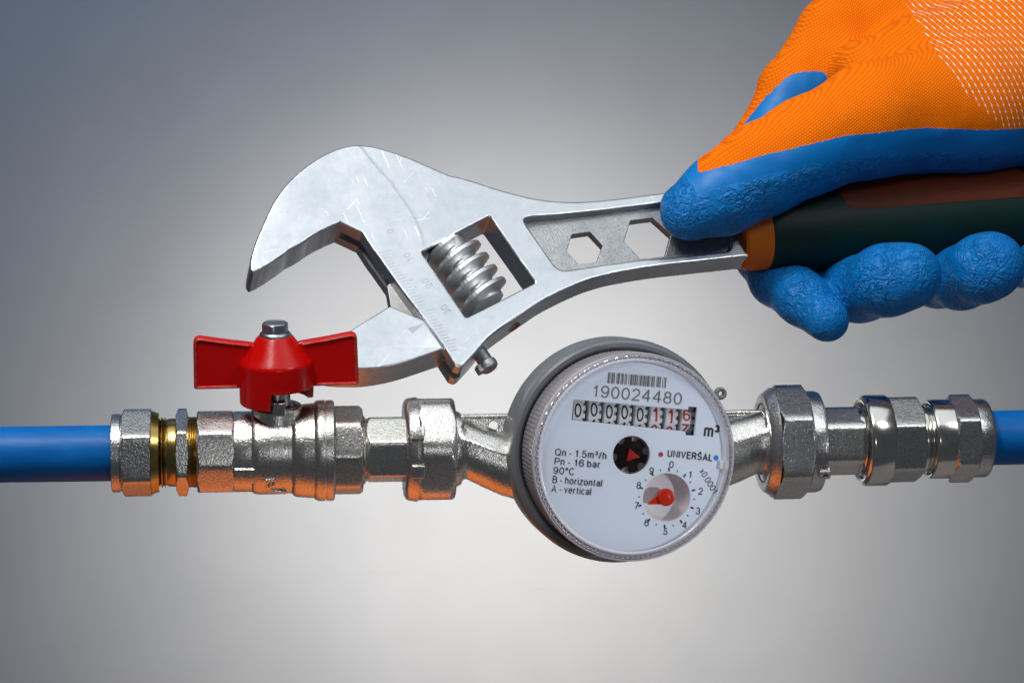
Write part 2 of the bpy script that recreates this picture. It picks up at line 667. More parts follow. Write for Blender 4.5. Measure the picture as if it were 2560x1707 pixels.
def glyphs():
    g = {}
    xh = 0.73
    bowl = lambda cx, w, y0, y1: None
    g['0'] = (0.60, [arc(0.30, 0.5, 0.30, 0.5, 90, 450, 36)])
    g['1'] = (0.46, [[(0.08, 0.74), (0.22, 0.82), (0.32, 0.98)], [(0.32, 1.03), (0.32, -0.03)]])
    g['2'] = (0.60, [arc(0.30, 0.70, 0.28, 0.30, 170, -38) + [(0.0, 0.0), (0.02, 0.0), (0.62, 0.0)]])
    g['3'] = (0.60, [arc(0.29, 0.75, 0.26, 0.25, 165, -90) + [], arc(0.29, 0.26, 0.30, 0.26, 90, -165)])
    g['4'] = (0.64, [[(0.47, -0.03), (0.47, 1.0), (0.46, 1.0), (0.0, 0.30), (0.02, 0.28), (0.66, 0.28)]])
    g['5'] = (0.60, [[(0.56, 1.0), (0.13, 1.0), (0.06, 0.50)] + arc(0.29, 0.32, 0.30, 0.32, 138, -160)])
    g['6'] = (0.60, [arc(0.30, 0.31, 0.29, 0.31, 170, 530, 28), arc(0.33, 0.5, 0.33, 0.5, 195, 40)])
    g['7'] = (0.58, [[(0.0, 1.0), (0.58, 1.0), (0.56, 0.96), (0.36, 0.60), (0.24, 0.25), (0.20, -0.03)]])
    g['8'] = (0.60, [arc(0.30, 0.76, 0.25, 0.24, -90, 270, 28), arc(0.30, 0.265, 0.30, 0.265, 90, 450, 28)])
    g['9'] = (0.60, [arc(0.30, 0.69, 0.29, 0.31, -10, 350, 28), arc(0.27, 0.5, 0.33, 0.5, 15, -140)])
    g['U'] = (0.62, [[(0, 1.03)] + [(0, 0.9)] + arc(0.31, 0.31, 0.31, 0.31, 180, 360) + [(0.62, 0.9), (0.62, 1.03)]])
    g['N'] = (0.62, [[(0, -0.03), (0, 1.0), (0.62, 0.0), (0.62, 1.03)]])
    g['I'] = (0.0, [[(0, -0.03), (0, 1.03)]])
    g['V'] = (0.68, [[(0, 1.03), (0.34, 0.0), (0.68, 1.03)]])
    g['E'] = (0.52, [[(0.54, 1.0), (0, 1.0), (0, 0.0), (0.56, 0.0)], [(0, 0.52), (0.50, 0.52)]])
    g['R'] = (0.60, [[(0, -0.03), (0, 1.0), (0.34, 1.0)] + arc(0.34, 0.745, 0.24, 0.255, 90, -90) + [(0, 0.49)], [(0.34, 0.49), (0.44, 0.38), (0.62, -0.03)]])
    S = [arc(0.30, 0.745, 0.27, 0.255, 22, 235) + arc(0.30, 0.26, 0.30, 0.26, 72, -160)]
    g['S'] = (0.60, S)
    g['Ś'] = (0.60, S + [[(0.28, 1.12), (0.42, 1.30)]])
    g['A'] = (0.70, [[(0, -0.03), (0.35, 1.0), (0.70, -0.03)], [(0.12, 0.32), (0.58, 0.32)]])
    g['L'] = (0.48, [[(0, 1.03), (0, 0), (0.50, 0)]])
    g['Q'] = (0.78, [arc(0.38, 0.5, 0.38, 0.5, 90, 450, 36), [(0.46, 0.22), (0.80, -0.06)]])
    g['P'] = (0.58, [[(0, -0.03), (0, 1.0), (0.34, 1.0)] + arc(0.32, 0.725, 0.27, 0.275, 90, -90) + [(0, 0.45)]])
    g['B'] = (0.60, [[(0, 0), (0, 1.0), (0.34, 1.0)] + arc(0.32, 0.765, 0.23, 0.235, 90, -90) + [(0, 0.53)], [(0.3, 0.53)] + arc(0.34, 0.265, 0.27, 0.265, 90, -90) + [(0, 0.0)]])
    g['C'] = (0.70, [arc(0.37, 0.5, 0.37, 0.5, 42, 318, 30)])
    g['n'] = (0.42, [[(0, -0.03), (0, xh + 0.03)], [(0, 0.45)] + arc(0.21, 0.50, 0.21, 0.23, 180, 0) + [(0.42, -0.03)]])
    g['m'] = (0.76, [[(0, -0.03), (0, xh + 0.03)], [(0, 0.48)] + arc(0.19, 0.53, 0.19, 0.20, 180, 0) + [(0.38, -0.03)], [(0.38, 0.48)] + arc(0.57, 0.53, 0.19, 0.20, 180, 0) + [(0.76, -0.03)]])
    g['h'] = (0.42, [[(0, -0.03), (0, 1.03)], [(0, 0.45)] + arc(0.21, 0.50, 0.21, 0.23, 180, 0) + [(0.42, -0.03)]])
    g['b'] = (0.48, [[(0, -0.03), (0, 1.03)], arc(0.24, 0.365, 0.24, 0.365, 180, 540, 28)])
    g['o'] = (0.50, [arc(0.25, 0.365, 0.25, 0.365, 90, 450, 28)])
    g['a'] = (0.46, [[(0.03, 0.55)] + arc(0.24, 0.52, 0.19, 0.21, 150, 0) + [(0.43, 0.12), (0.47, -0.02)], [(0.43, 0.43), (0.2, 0.40)] + arc(0.19, 0.20, 0.19, 0.20, 90, 270) + [(0.32, 0.06), (0.43, 0.2)]])
    g['r'] = (0.24, [[(0, -0.03), (0, xh + 0.03)], [(0, 0.45)] + arc(0.22, 0.48, 0.22, 0.24, 180, 80)])
    g['i'] = (0.0, [[(0, -0.03), (0, xh + 0.03)], [(0, 0.92), (0, 1.03)]])
    g['l'] = (0.0, [[(0, -0.03), (0, 1.03)]])
    g['z'] = (0.42, [[(0, xh), (0.42, xh), (0.41, xh - 0.02), (0.0, 0.02), (0.01, 0.0), (0.44, 0)]])
    g['t'] = (0.24, [[(0.10, 0.95), (0.10, 0.14)] + arc(0.20, 0.12, 0.10, 0.12, 180, 280), [(0, xh), (0.24, xh)]])
    g['v'] = (0.44, [[(0, xh + 0.03), (0.22, 0.0), (0.44, xh + 0.03)]])
    g['e'] = (0.50, [[(0.02, 0.39), (0.49, 0.39)] + arc(0.25, 0.365, 0.25, 0.365, 5, 318, 28)])
    g['c'] = (0.46, [arc(0.25, 0.365, 0.25, 0.365, 45, 315, 24)])
    g['x'] = (0.42, [[(0, xh + 0.02), (0.42, -0.02)], [(0.42, xh + 0.02), (0, -0.02)]])
    g['-'] = (0.26, [[(0, 0.36), (0.26, 0.36)]])
    g['.'] = (0.0, [[(0, -0.05), (0, 0.07)]])
    g['/'] = (0.28, [[(0, -0.04), (0.28, 1.04)]])
    g['°'] = (0.26, [arc(0.13, 0.84, 0.13, 0.14, 90, 450, 20)])
    sup = lambda pts: [(x * 0.52, 0.52 + y * 0.52) for x, y in pts]
    g['³'] = (0.31, [sup(p) for p in g['3'][1]])
    g[' '] = (0.12, [])
    return g


GLYPHS = glyphs()


def text2d(s, stroke=0.12, spacing=1.0):
    """flat lettering drawn with strokes of even width; capital height 1; returns (verts, faces)"""
    vs_, fs = [], []
    x = 0.0
    z = 0.0
    for ch in s:
        w, strokes = GLYPHS[ch]
        for st in strokes:
            P_ = [Vector((p[0] + x, p[1])) for p in st]
            P_ = [p for i, p in enumerate(P_) if i == 0 or (p - P_[i - 1]).length > 1e-4]
            closed = (P_[0] - P_[-1]).length < 1e-3
            b = len(vs_)
            for i, p in enumerate(P_):
                if closed:
                    a_, c_ = P_[i - 1 if i > 0 else -2], P_[i + 1 if i < len(P_) - 1 else 1]
                else:
                    a_, c_ = P_[max(i - 1, 0)], P_[min(i + 1, len(P_) - 1)]
                d1_ = (p - a_).normalized() if (p - a_).length > 1e-6 else (c_ - p).normalized()
                d2_ = (c_ - p).normalized() if (c_ - p).length > 1e-6 else d1_
                n1, n2 = Vector((-d1_.y, d1_.x)), Vector((-d2_.y, d2_.x))
                nn = (n1 + n2)
                nn = nn.normalized() if nn.length > 1e-3 else n1
                k = min(1.0 / max(nn.dot(n1), 0.3), 1.9)
                for sg in (1, -1):
                    q = p + nn * (stroke / 2 * k * sg)
                    vs_.append(Vector((q.x, q.y, z)))
            for i in range(len(P_) - 1):
                fs.append((b + 2 * i, b + 2 * i + 1, b + 2 * i + 3, b + 2 * i + 2))
            z += 0.0007
        x += w + (0.30 if ch != ' ' else 0.18) * spacing
    return vs_, fs


def frame(o, ex, ez):
    ex = ex.normalized()
    ey = ez.cross(ex).normalized()
    ez = ex.cross(ey)
    m = Matrix.Identity(4)
    for i in range(3):
        m[i][0], m[i][1], m[i][2], m[i][3] = ex[i], ey[i], ez[i], o[i]
    return m


# ------------------------------------------------------------------ backdrop wall
ORIGIN[0] = Vector((0, 60, 0))
mb = MB()
mb.box(-130, 130, 60, 61, -90, 90)
w_ = mb.build('wall', M['wall'], None, smooth=False)
w_['kind'] = 'structure'

# ------------------------------------------------------------------ the pipe line
K = 0.11                       # yaw of the line: the right end is further away


def Ypx(p):
    q = (p - 1280.0) / 100.0
    return K * q / (1 - q * K / D)


class Axis:
    def __init__(self, pa, ya, pb, yb):
        A, B = W(pa, ya, Ypx(pa)), W(pb, yb, Ypx(pb))
        self.A = A
        self.ex = (B - A).normalized()
        self.F = frame(A, self.ex, Vector((0, 0, 1)))
        self.pa, self.ya, self.s = pa, ya, (yb - ya) / (pb - pa)

    def x(self, p, front=None):
        # position along the line of what shows at column p, taken on the surface facing the camera
        if front is None:
            front = 0.25 if p < 1280 else float(np.interp(p, [1950, 2100], [0.3, 0.95]))
        y = Ypx(p)
        P_ = W(p, self.ya + self.s * (p - self.pa), y - front) + Vector((0, front, 0))
        return (P_ - self.A).dot(self.ex)

    def prof(self, pts):
        return [(self.x(p), r / 100.0 * (D + Ypx(p)) / D) for p, r in pts]

    def r(self, p, r):
        return r / 100.0 * (D + Ypx(p)) / D

    def loc(self, p, dz=0.0):
        v = self.F @ Vector((self.x(p), 0, 0))
        v.z += dz
        return v


L = Axis(0, 1136, 1250, 1120)
Rt = Axis(1250, 1120, 2560, 1092.5)


def anut(mb, ax, p0, p1, R_, n, ph, **kw):
    pm = (p0 + p1) / 2
    return nut(mb, ax.F, ax.x(p0), ax.x(p1), ax.r(pm, R_), n, ph, **kw)


def threads(p0, p1, r, depth, pitch):
    pts = []
    p = p0
    while p < p1 - 0.1:
        pts += [(p, r - depth), (p + pitch * 0.35, r), (p + pitch * 0.6, r)]
        p += pitch
    pts.append((p1, r - depth))
    return pts


# --- left blue pipe
t = thing('blue_pipe', 'blue plastic pipe entering the brass ringed compression nut beside the red handled valve', 'pipe', L.loc(-60, -0.7), 'blue plastic water pipes')
MB().lathe(L.prof([(-420, 70), (282, 70)]), L.F, 64).build('pipe_wall', M['pipe'], t)

# --- left compression fitting
t = thing('compression_fitting', 'nickel plated compression fitting with yellow brass rings next to the valve', 'pipe fitting', L.loc(380, -1.12), 'compression fittings on the pipe')
mb = MB()
mb.lathe(L.prof([(276, 72), (276, 95), (278, 98), (297, 98), (301, 95), (310, 95)]), L.F, 96)
anut(mb, L, 298, 377, 113, 6, 22.6, ch0=True, ch1=False, flat0=0.9)
mb.build('nut', M['nickel_dark'], t)
MB().lathe(L.prof([(372, 90), (376.5, 105), (379, 104), (395, 98), (397, 92), (397, 80)]), L.F, 96).build('brass_ring', M['brass'], t)
mb = MB()
mb.lathe(L.prof([(396, 84)] + [(398, 80), (400, 86), (402, 88), (404, 87), (406, 81), (408, 86), (411, 88), (413, 84)] + [(415, 83), (420, 85), (438, 85.5), (439, 80)]), L.F, 96)
mb.build('brass_sleeve', M['brass'], t)
mb = MB()
anut(mb, L, 437, 469.5, 112, 6, 28.5, ch0=True, ch1=True, flat0=0.97, steep=0.4)
mb.build('hex_flange', M['nickel_dark'], t)
MB().lathe(L.prof([(468, 80), (470, 88), (474, 90), (476, 87), (479, 90), (481, 87), (484, 90), (486, 87), (489, 89), (494, 86)]), L.F, 96).build('brass_thread', M['brass'], t)

# --- ball valve
t = thing('ball_valve', 'nickel ball valve with a red butterfly handle bolted on its stem', 'valve', L.loc(690, -1.2))
mb = MB()
anut(mb, L, 490, 584, 109.5, 8, 27.3, ch0=True, ch1=True, soft=0.985, flat0=0.98, steep=1.0)
mb.lathe(L.prof([(578, 98), (586, 101), (628, 101), (632, 104)]), L.F, 96, False, False)
mb.lathe(L.prof([(622, 96), (627, 102), (633, 106), (645, 108), (690, 108), (718, 106), (726, 106), (731, 112), (737, 115), (760, 117), (782, 119), (788, 124), (794, 126), (808, 126.5), (810, 126), (810.5, 121), (812.5, 121), (813, 126), (829, 126), (833, 123), (834, 100)]), L.F, 120)
anut(mb, L, 832, 904, 114.5, 8, 38, ch0=False, ch1=True, soft=0.985, flat0=0.985, steep=1.2)
# pad on the neck, lower front
cF = L.F @ Matrix.Translation((L.x(608), 0, 0))
for a0, a1, rr in ((-48, -22, 1.06),):
    mb.lathe([(-0.24, rr), (0.24, rr)], cF @ Matrix.Rotation(0, 4, 'X'), 96, True, True, rfun=lambda x, r, a: (r if (-48 < math.degrees((a + PI) % (2 * PI) - PI) < -20) else 0.9))
mb.build('valve_body', M['nickel'], t)
# stem frame, leaning toward the camera
so = L.F @ Vector((L.x(696, 0.0), 0, 0))
ez = Vector((0, -math.sin(R(15)), math.cos(R(15))))
exs = (L.ex - L.ex.dot(ez) * ez).normalized()
SF = frame(so, exs, ez)                       # local z = stem, local x = along pipe
SZ = SF @ Matrix(((0, 0, 1, 0), (0, 1, 0, 0), (1, 0, 0, 0), (0, 0, 0, 1)))   # lathe x -> stem


def slathe(mb, prof, n=96, rf=None, cap0=True, cap1=True):
    rings = []
    for (h, r) in prof:
        rings.append([Vector(((r if rf is None else rf(h, r, a)) * math.sin(a), -(r if rf is None else rf(h, r, a)) * math.cos(a), h)) for a in (2 * PI * j / n for j in range(n))])
    return mb.rings(rings, cap0, cap1, True, SF)


mb = MB()
slathe(mb, [(0.3, 0.74), (0.75, 0.70), (0.95, 0.66), (1.14, 0.62), (1.17, 0.59), (1.17, 0.3)])
mb.build('stem_collar', M['nickel'], t)
mb = MB()
slathe(mb, [(1.1, 0.50), (1.2, 0.50), (1.22, 0.47), (1.22, 0.34), (1.24, 0.33), (1.75, 0.33), (1.76, 0.3), (2.2, 0.3)])
mb.build('stem', M['nickel_dark'], t)
mb = MB()
mb.box(-0.12, 0.19, -0.80, -0.42, 1.12, 1.47, SF, 0.035)
mb.build('stop_pin', M['nickel_smooth'], t)
# red handle: one casting of hub, skirt with notch and two wings
mb = MB()
nA = 180
prof_out = [(2.96, 0.36), (2.955, 0.40), (2.93, 0.44), (2.62, 0.66), (2.36, 0.875), (2.31, 0.905), (2.26, 0.912)]


def low(a):
    # bottom edge of the skirt as a function of angle (0 = camera side, positive = right)
    d = math.degrees((a + PI) % (2 * PI) - PI)
    def ss(e0, e1, x):
        q = min(max((x - e0) / (e1 - e0), 0), 1)
        return q * q * (3 - 2 * q)
    left = 1 - ss(-12.0, -9.5, d)
    back = ss(96, 100, d) * 0.9
    edge = max(left if d > -120 else 0.0, back if d < 150 else 0.0)
    return 1.69 - 0.42 * edge


rings = []
for (h, r) in prof_out:
    rings.append([Vector((r * math.sin(a), -r * math.cos(a), h)) for a in (2 * PI * j / nA for j in range(nA))])
for q in (0.5, 0.97, 1.0):
    rings.append([Vector(((0.912 - (0.02 if q == 1.0 else 0)) * math.sin(a), -(0.912 - (0.02 if q == 1.0 else 0)) * math.cos(a), 2.26 + (low(a) - 2.26) * q)) for a in (2 * PI * j / nA for j in range(nA))])
for q in (1.0, 0.5):
    rings.append([Vector((0.77 * math.sin(a), -0.77 * math.cos(a), 2.26 + (low(a) - 2.26) * q)) for a in (2 * PI * j / nA for j in range(nA))])
rings.append([Vector((0.3 * math.sin(a), -0.3 * math.cos(a), 2.2)) for a in (2 * PI * j / nA for j in range(nA))])
mb.rings(rings, True, True, True, SF)
for sgn in (-1, 1):
    oz = [(sgn * 0.4, 2.74), (sgn * 0.62, 2.80), (sgn * 0.82, 2.83), (sgn * 1.2, 2.885), (sgn * 1.88, 3.005), (sgn * 1.99, 2.92), (sgn * 2.015, 1.71), (sgn * 1.97, 1.67), (sgn * 1.0, 1.665), (sgn * 0.4, 1.66)]
    rr = [0, 0.05, 0.05, 0.05, 0.1, 0.1, 0.06, 0.06, 0.05, 0]
    oz = round_corners(oz, rr, 4)
    v_, f_ = plate([oz], 0.125, 0.06, 3)
    Tm = Matrix(((1, 0, 0, 0), (0, 0, 1, 0), (0, 1, 0, 0), (0, 0, 0, 1)))
    mb.add(v_, f_, SF @ Tm)
    # raised rim along the edge of the wing
    rim = [p for p in oz[4:-2]]
    n_ = 8
    rings = []
    for i, p in enumerate(rim):
        a_ = rim[max(i - 1, 0)]
        b_ = rim[min(i + 1, len(rim) - 1)]
        tg = (b_ - a_).normalized()
        nn = Vector((-tg.y, tg.x))
        ctr = p - nn * 0.055 * (-sgn)
        ctr = p + nn * 0.06 * (1 if (Vector((sgn * 1.2, 2.2)) - p).dot(nn) > 0 else -1)
        rings.append([Vector((ctr.x + nn.x * 0.06 * math.cos(k), 0.165 * math.sin(k), ctr.y + nn.y * 0.06 * math.cos(k))) for k in (2 * PI * j / n_ for j in range(n_))])
    mb.rings(rings, True, True, True, SF)
hd = mb.build('handle', M['red'], t, angle=40, even=True)
mb = MB()
slathe(mb, [(2.93, 0.36), (2.94, 0.385), (2.985, 0.388), (3.02, 0.37), (3.05, 0.335)])
pf, a_ = poly_r(0.345, 6, R(-14), 0.95)
rings = []
for h, lim in ((3.0, 9), (3.24, 9), (3.265, 0.31), (3.28, 0.285), (3.274, 0.262), (3.266, 0.25)):
    rings.append([Vector((min(pf(a), lim) * math.sin(a), -min(pf(a), lim) * math.cos(a), h)) for a in (2 * PI * j / 72 for j in range(72))])
mb.rings(rings, True, True, True, SF)
mb.build('bolt', M['bolt'], hd)
# cast mark low on the body
mb = MB()
for (xa, aa, xb, ab) in ((640 + 24, -37, 640 + 24 + 0.1, -52), (664, -37, 680, -37), (672, -46, 672, -60), (664, -52, 680, -46), (676, -60, 708, -64), (706, -62, 706, -68)):
    p0 = L.F @ Vector((L.x(xa), -1.085 * math.cos(R(aa)), 1.085 * math.sin(R(aa))))
    p1 = L.F @ Vector((L.x(xb), -1.085 * math.cos(R(ab)), 1.085 * math.sin(R(ab))))
    d = (p1 - p0)
    fr = frame(p0, d, Vector((0, -math.cos(R((aa + ab) / 2)), math.sin(R((aa + ab) / 2)))))
    mb.box(-0.03, d.length + 0.03, -0.025, 0.025, -0.03, 0.035, fr, 0.01)
mb.build('cast_mark', M['nickel'], t)

# --- left union
t = thing('pipe_union', 'nickel union between the ball valve and the meter, its big nut notched on the left', 'pipe fitting', L.loc(1020, -1.3), 'unions on both sides of the water meter')
mb = MB()
mb.lathe(L.prof([(900, 70), (900, 92), (903, 92), (904, 84), (908, 86), (913, 80), (913, 70)]), L.F, 96)
anut(mb, L, 911, 1020, 87.5, 6, 13, ch0=True, ch1=False, flat0=0.97, steep=1.0)
mb.build('hex_tail', M['nickel'], t)
mb = MB()
mb.lathe(L.prof([(1007, 90), (1008, 116), (1012, 124), (1018, 128), (1040, 131), (1043, 128), (1060, 120), (1060, 100)]), L.F, 96)
pf_, a_ = poly_r(1.455, 6, R(2), 0.93)
anut(mb, L, 1036, 1133, 146, 6, 2, ch0=True, ch1=True, soft=0.93, flat0=0.98, steep=1.2)
for ang in (20, -22):
    mb.box(L.x(1018), L.x(1052), -1.36, -1.1, -0.17, 0.17, L.F @ Matrix.Rotation(-R(ang), 4, 'X'), 0.03)
mb.build('union_nut', M['nickel'], t)

# --- right union
t = thing('pipe_union', 'nickel union right of the meter, large hex nut with sealing hole in its collar', 'pipe fitting', Rt.loc(2000, -1.46), 'unions on both sides of the water meter')
mb = MB()
anut(mb, Rt, 1925, 2022, 147, 6, 25.5, ch0=True, ch1=True, flat0=0.93, steep=0.7)
mb.lathe(Rt.prof([(1908, 100), (1907, 118), (1909, 122), (1930, 138)]), Rt.F, 96, False, False)
mb.lathe(Rt.prof([(1908, 100), (1912, 100)]), Rt.F, 96, False, True)
mb.lathe(Rt.prof([(2010, 127), (2040, 127), (2051, 124), (2054, 118), (2054, 80)]), Rt.F, 96, False, True)
fr = Rt.F @ Matrix.Translation((Rt.x(2043), 0, 0)) @ Matrix.Rotation(R(35), 4, 'X')
v_, f_ = plate([round_corners([(-0.14, -0.12), (0.15, -0.12), (0.15, 0.12), (-0.14, 0.12)], 0.04), [(0.02 + 0.055 * math.cos(k), 0.055 * math.sin(k)) for k in (2 * PI * j / 20 for j in range(20))][::-1]], 0.09, 0.02)
mb.add(v_, f_, fr @ Matrix.Translation((0, -1.3, 0)) @ Matrix(((1, 0, 0, 0), (0, 0, 1, 0), (0, 1, 0, 0), (0, 0, 0, 1))))
mb.build('union_nut', M['nickel_dark'], t)
mb = MB()
anut(mb, Rt, 2048, 2162, 89.5, 6, 27, ch0=False, ch1=True, flat0=0.98, soft=0.955)
mb.build('hex_tail', M['nickel'], t)

# --- right compression fitting
t = thing('compression_fitting', 'bright nickel compression fitting with polished rings at the right hand pipe', 'pipe fitting', Rt.loc(2320, -1.12), 'compression fittings on the pipe')
mb = MB()
mb.lathe(Rt.prof([(2150, 70), (2152, 80)] + threads(2158, 2200, 86, 4, 11) + [(2202, 70)]), Rt.F, 96)
mb.build('thread', M['nickel_smooth'], t)
mb = MB()
mb.lathe(Rt.prof([(2190, 88), (2172, 92), (2165, 96), (2163, 103), (2166, 109), (2172, 113.5), (2176, 114), (2222, 114), (2228, 111), (2230, 100)]), Rt.F, 128)
mb.build('polished_ring', M['nickel_stained'], t)
mb = MB()
anut(mb, Rt, 2228, 2310, 111, 6, 20.5, ch0=False, ch1=True, flat0=0.97)
mb.build('hex_body', M['nickel_dark'], t)
mb = MB()
mb.lathe(Rt.prof([(2300, 80), (2311, 86), (2319, 86), (2322, 84), (2325, 80)] + threads(2325, 2350, 84, 4, 9) + [(2352, 70)]), Rt.F, 96)
mb.build('thread', M['nickel_smooth'], t)
mb = MB()
mb.lathe(Rt.prof([(2352, 84), (2340, 86), (2334, 90), (2333, 94), (2337, 98), (2341, 99), (2386, 99), (2390, 96), (2392, 90)]), Rt.F, 128)
mb.build('polished_ring', M['nickel_stained'], t)
mb = MB()
anut(mb, Rt, 2381, 2447, 113, 6, 27, ch0=True, ch1=True, flat0=0.95)
mb.lathe(Rt.prof([(2440, 98), (2474, 98), (2479, 95), (2480, 70)]), Rt.F, 96, False, True)
mb.build('nut', M['nickel_dark'], t)

# --- right blue pipe
t = thing('blue_pipe', 'blue plastic pipe leaving the right hand fitting under the gloved fingers', 'pipe', Rt.loc(2600, -0.7), 'blue plastic water pipes')
MB().lathe(Rt.prof([(2474, 68), (2980, 68)]), Rt.F, 64).build('pipe_wall', M['pipe'], t)

# ------------------------------------------------------------------ water meter
dc = W(*c4(845, 842), -1.75)
dn = Vector((math.sin(R(13)), -math.cos(R(13)) * math.cos(R(5)), -math.sin(R(4.5)))).normalized()
du = (L.ex - L.ex.dot(dn) * dn).normalized()
du = Matrix.Rotation(R(-5.0), 3, dn) @ du
dv = dn.cross(du).normalized()
DF = Matrix.Identity(4)
for i in range(3):
    DF[i][0], DF[i][1], DF[i][2], DF[i][3] = du[i], dv[i], dn[i], dc[i]
DFi = DF.inverted()


def dial(xy, w=0.0):
    p = ray_plane(xy[0], xy[1], dc + dn * w, dn)
    q = DFi @ p
    return Vector((q.x, q.y))


t = thing('water_meter', 'round white water meter in a grey ring reading 00000116 between two unions', 'water meter', W(1583, 1142, 0.3) + Vector((0, 0, -2.6)))
meter = t


def dlathe(mb, prof, n=160, rf=None, cap0=True, cap1=True):
    """profile [(w, r)] about the dial's normal"""
    rings = []
    for (w, r) in prof:
        rings.append([Vector(((r if rf is None else rf(w, r, a)) * math.cos(a), (r if rf is None else rf(w, r, a)) * math.sin(a), w)) for a in (2 * PI * j / n for j in range(n))])
    return mb.rings(rings, cap0, cap1, True, DF)


# brass body: inlet and outlet flaring into the bowl
mb = MB()
for ax, seq in ((L, ((1128, 92, 0), (1140, 95, 0), (1150, 90, 0), (1156, 78, 0), (1164, 76, 0), (1200, 77, -17), (1250, 80, -37), (1300, 86, -46), (1400, 110, -50), (1500, 130, -50))),
                (Rt, ((1916, 100, 0), (1909, 96, 0), (1904, 80, 0), (1890, 78, 0), (1850, 82, -14), (1800, 87, -28), (1700, 105, -45), (1600, 130, -50)))):
    rings = []
    for (p, r, zc) in seq:
        rr = ax.r(p, r)
        ring = []
        for j in range(72):
            a = 2 * PI * j / 72
            y, z = -math.cos(a), math.sin(a)
            # soft ridge along the upper front, flattened front below it
            k = 1.0 + 0.05 * math.exp(-((math.degrees(a) - 17) / 7.0) ** 2) * (0 if p in (1128, 1140, 1150, 1916, 1909) else 1)
            ring.append(Vector((ax.x(p), y * (min(rr, 0.78) + max(rr - 0.78, 0) * 0.2) * k * 0.95, z * rr * k + zc / 100.0)))
        rings.append(ring)
    mb.rings(rings, True, True, True, ax.F)
dlathe(mb, [(-4.4, 1.2), (-4.2, 1.9), (-3.4, 2.45), (-2.2, 2.55)], 96)
mb.build('brass_body', M['nickel'], t)
for ax, pts, hole in ((L, [(1150, 1043), (1300, 1040), (1300, 1112), (1262, 1098), (1172, 1062)], (1233, 1064)),
                      (Rt, [(1905, 1031), (1780, 1033), (1780, 1110), (1838, 1086), (1895, 1054)], (1831, 1057))):
    pl = []
    yq = Ypx(pts[0][0])
    F2 = ax.F

    def loc2(p):
        P_ = F2.inverted() @ ray_plane(p[0], p[1], F2 @ Vector((0, 0, 0)), (F2.to_3x3() @ Vector((0, -1, 0))))
        return Vector((P_.x, P_.z))
    o2 = [loc2(p) for p in pts]
    h2 = loc2(hole)
    hp = [(h2.x + 0.125 * math.cos(k), h2.y + 0.125 * math.sin(k)) for k in (2 * PI * j / 28 for j in range(28))]
    v_, f_ = plate([round_corners(o2, 0.04, 3), hp[::-1]], 0.11, 0.03)
    mb = MB().add(v_, f_, F2 @ Matrix(((1, 0, 0, 0), (0, 0, 1, 0), (0, 1, 0, 0), (0, 0, 0, 1))))
    # diagonal rib under the lug and a bead along its top
    a2, b2 = (loc2(pts[4]), loc2(pts[3]))
    for (pa, pb, rr, yo) in ((a2, b2, 0.085, -0.12), (o2[0], o2[1], 0.075, -0.06)):
        p0, p1 = F2 @ Vector((pa.x, yo, pa.y)), F2 @ Vector((pb.x, yo, pb.y))
        fr = frame(p0, p1 - p0, Vector((0, 0, 1)))
        mb.lathe([(0, rr * 0.6), (0.05, rr), ((p1 - p0).length - 0.05, rr), ((p1 - p0).length, rr * 0.6)], fr, 20)
    mb.build('seal_lug', M['nickel'], t, even=True)

# grey plastic ring with its little eye
mb = MB()
dlathe(mb, [(-2.3, 2.3), (-2.3, 2.70), (-2.2, 2.77), (-1.35, 2.80), (-1.24, 2.79), (-1.15, 2.75), (-1.11, 2.69), (-1.12, 2.60), (-1.17, 2.545), (-1.24, 2.52), (-1.5, 2.50), (-1.5, 2.3)], 180)
ey = W(*c4(1413, 427), 0.0)
ep = dial(c4(1413, 427), -1.5)
v_, f_ = plate([[(ep.x + 0.155 * math.cos(k), ep.y + 0.155 * math.sin(k)) for k in (2 * PI * j / 32 for j in range(32))],
                [(ep.x + 0.06 * math.cos(k), ep.y + 0.06 * math.sin(k)) for k in (2 * PI * j / 24 for j in range(24))][::-1]], 0.09, 0.04)
mb.add(v_, f_, DF @ Matrix.Translation((0, 0, -1.5)))
dirv = Vector((ep.x, ep.y)).normalized()
tn = Vector((-dirv.y, dirv.x))
p_in = Vector((ep.x, ep.y)) - dirv * 0.13
v_, f_ = plate([[p_in + tn * 0.09, p_in - tn * 0.09, p_in - tn * 0.11 - dirv * 0.25, p_in + tn * 0.11 - dirv * 0.25]], 0.08, 0.02)
mb.add(v_, f_, DF @ Matrix.Translation((0, 0, -1.5)))
mb.build('grey_ring', M['grey_plastic'], t)

# drum under the dial
mb = MB()
dlathe(mb, [(-1.6, 2.36), (-0.9, 2.36), (-0.12, 2.36)], 128, None, False, False)
mb.build('inner_drum', M['drum'], t)

# clear cap: ribbed wall, toothed rim, flat lens
nb = 720
mb = MB()
dlathe(mb, [(-1.28, 2.485), (-0.15, 2.54), (0.02, 2.545)], nb, lambda w, r, a: r + 0.008 * math.cos(144 * a) * (1 if w < 0 else 0.3), False, False)
cap = mb.build('cap_wall', M['clear_wall'], t, angle=60)
mb = MB()
dlathe(mb, [(0.02, 2.545), (0.07, 2.545), (0.105, 2.53), (0.11, 2.50), (0.10, 2.47)], 180, None, False, False)
dlathe(mb, [(0.10, 2.47), (0.055, 2.455), (0.05, 2.415), (0.10, 2.40)], 120 * 6, lambda w, r, a: r + (0.022 * math.cos(120 * a) if 2.41 < r < 2.46 else 0), False, False)
dlathe(mb, [(0.10, 2.40), (0.125, 2.385), (0.13, 2.35), (0.11, 2.315), (0.085, 2.30)], 180, None, False, False)
mb.build('cap_rim', M['clear_rim'], t, angle=50)
mb = MB()
dlathe(mb, [(0.085, 2.30), (0.085, 0.02)], 128, None, False, True)
mb.build('lens', M['clear_lens'], t)
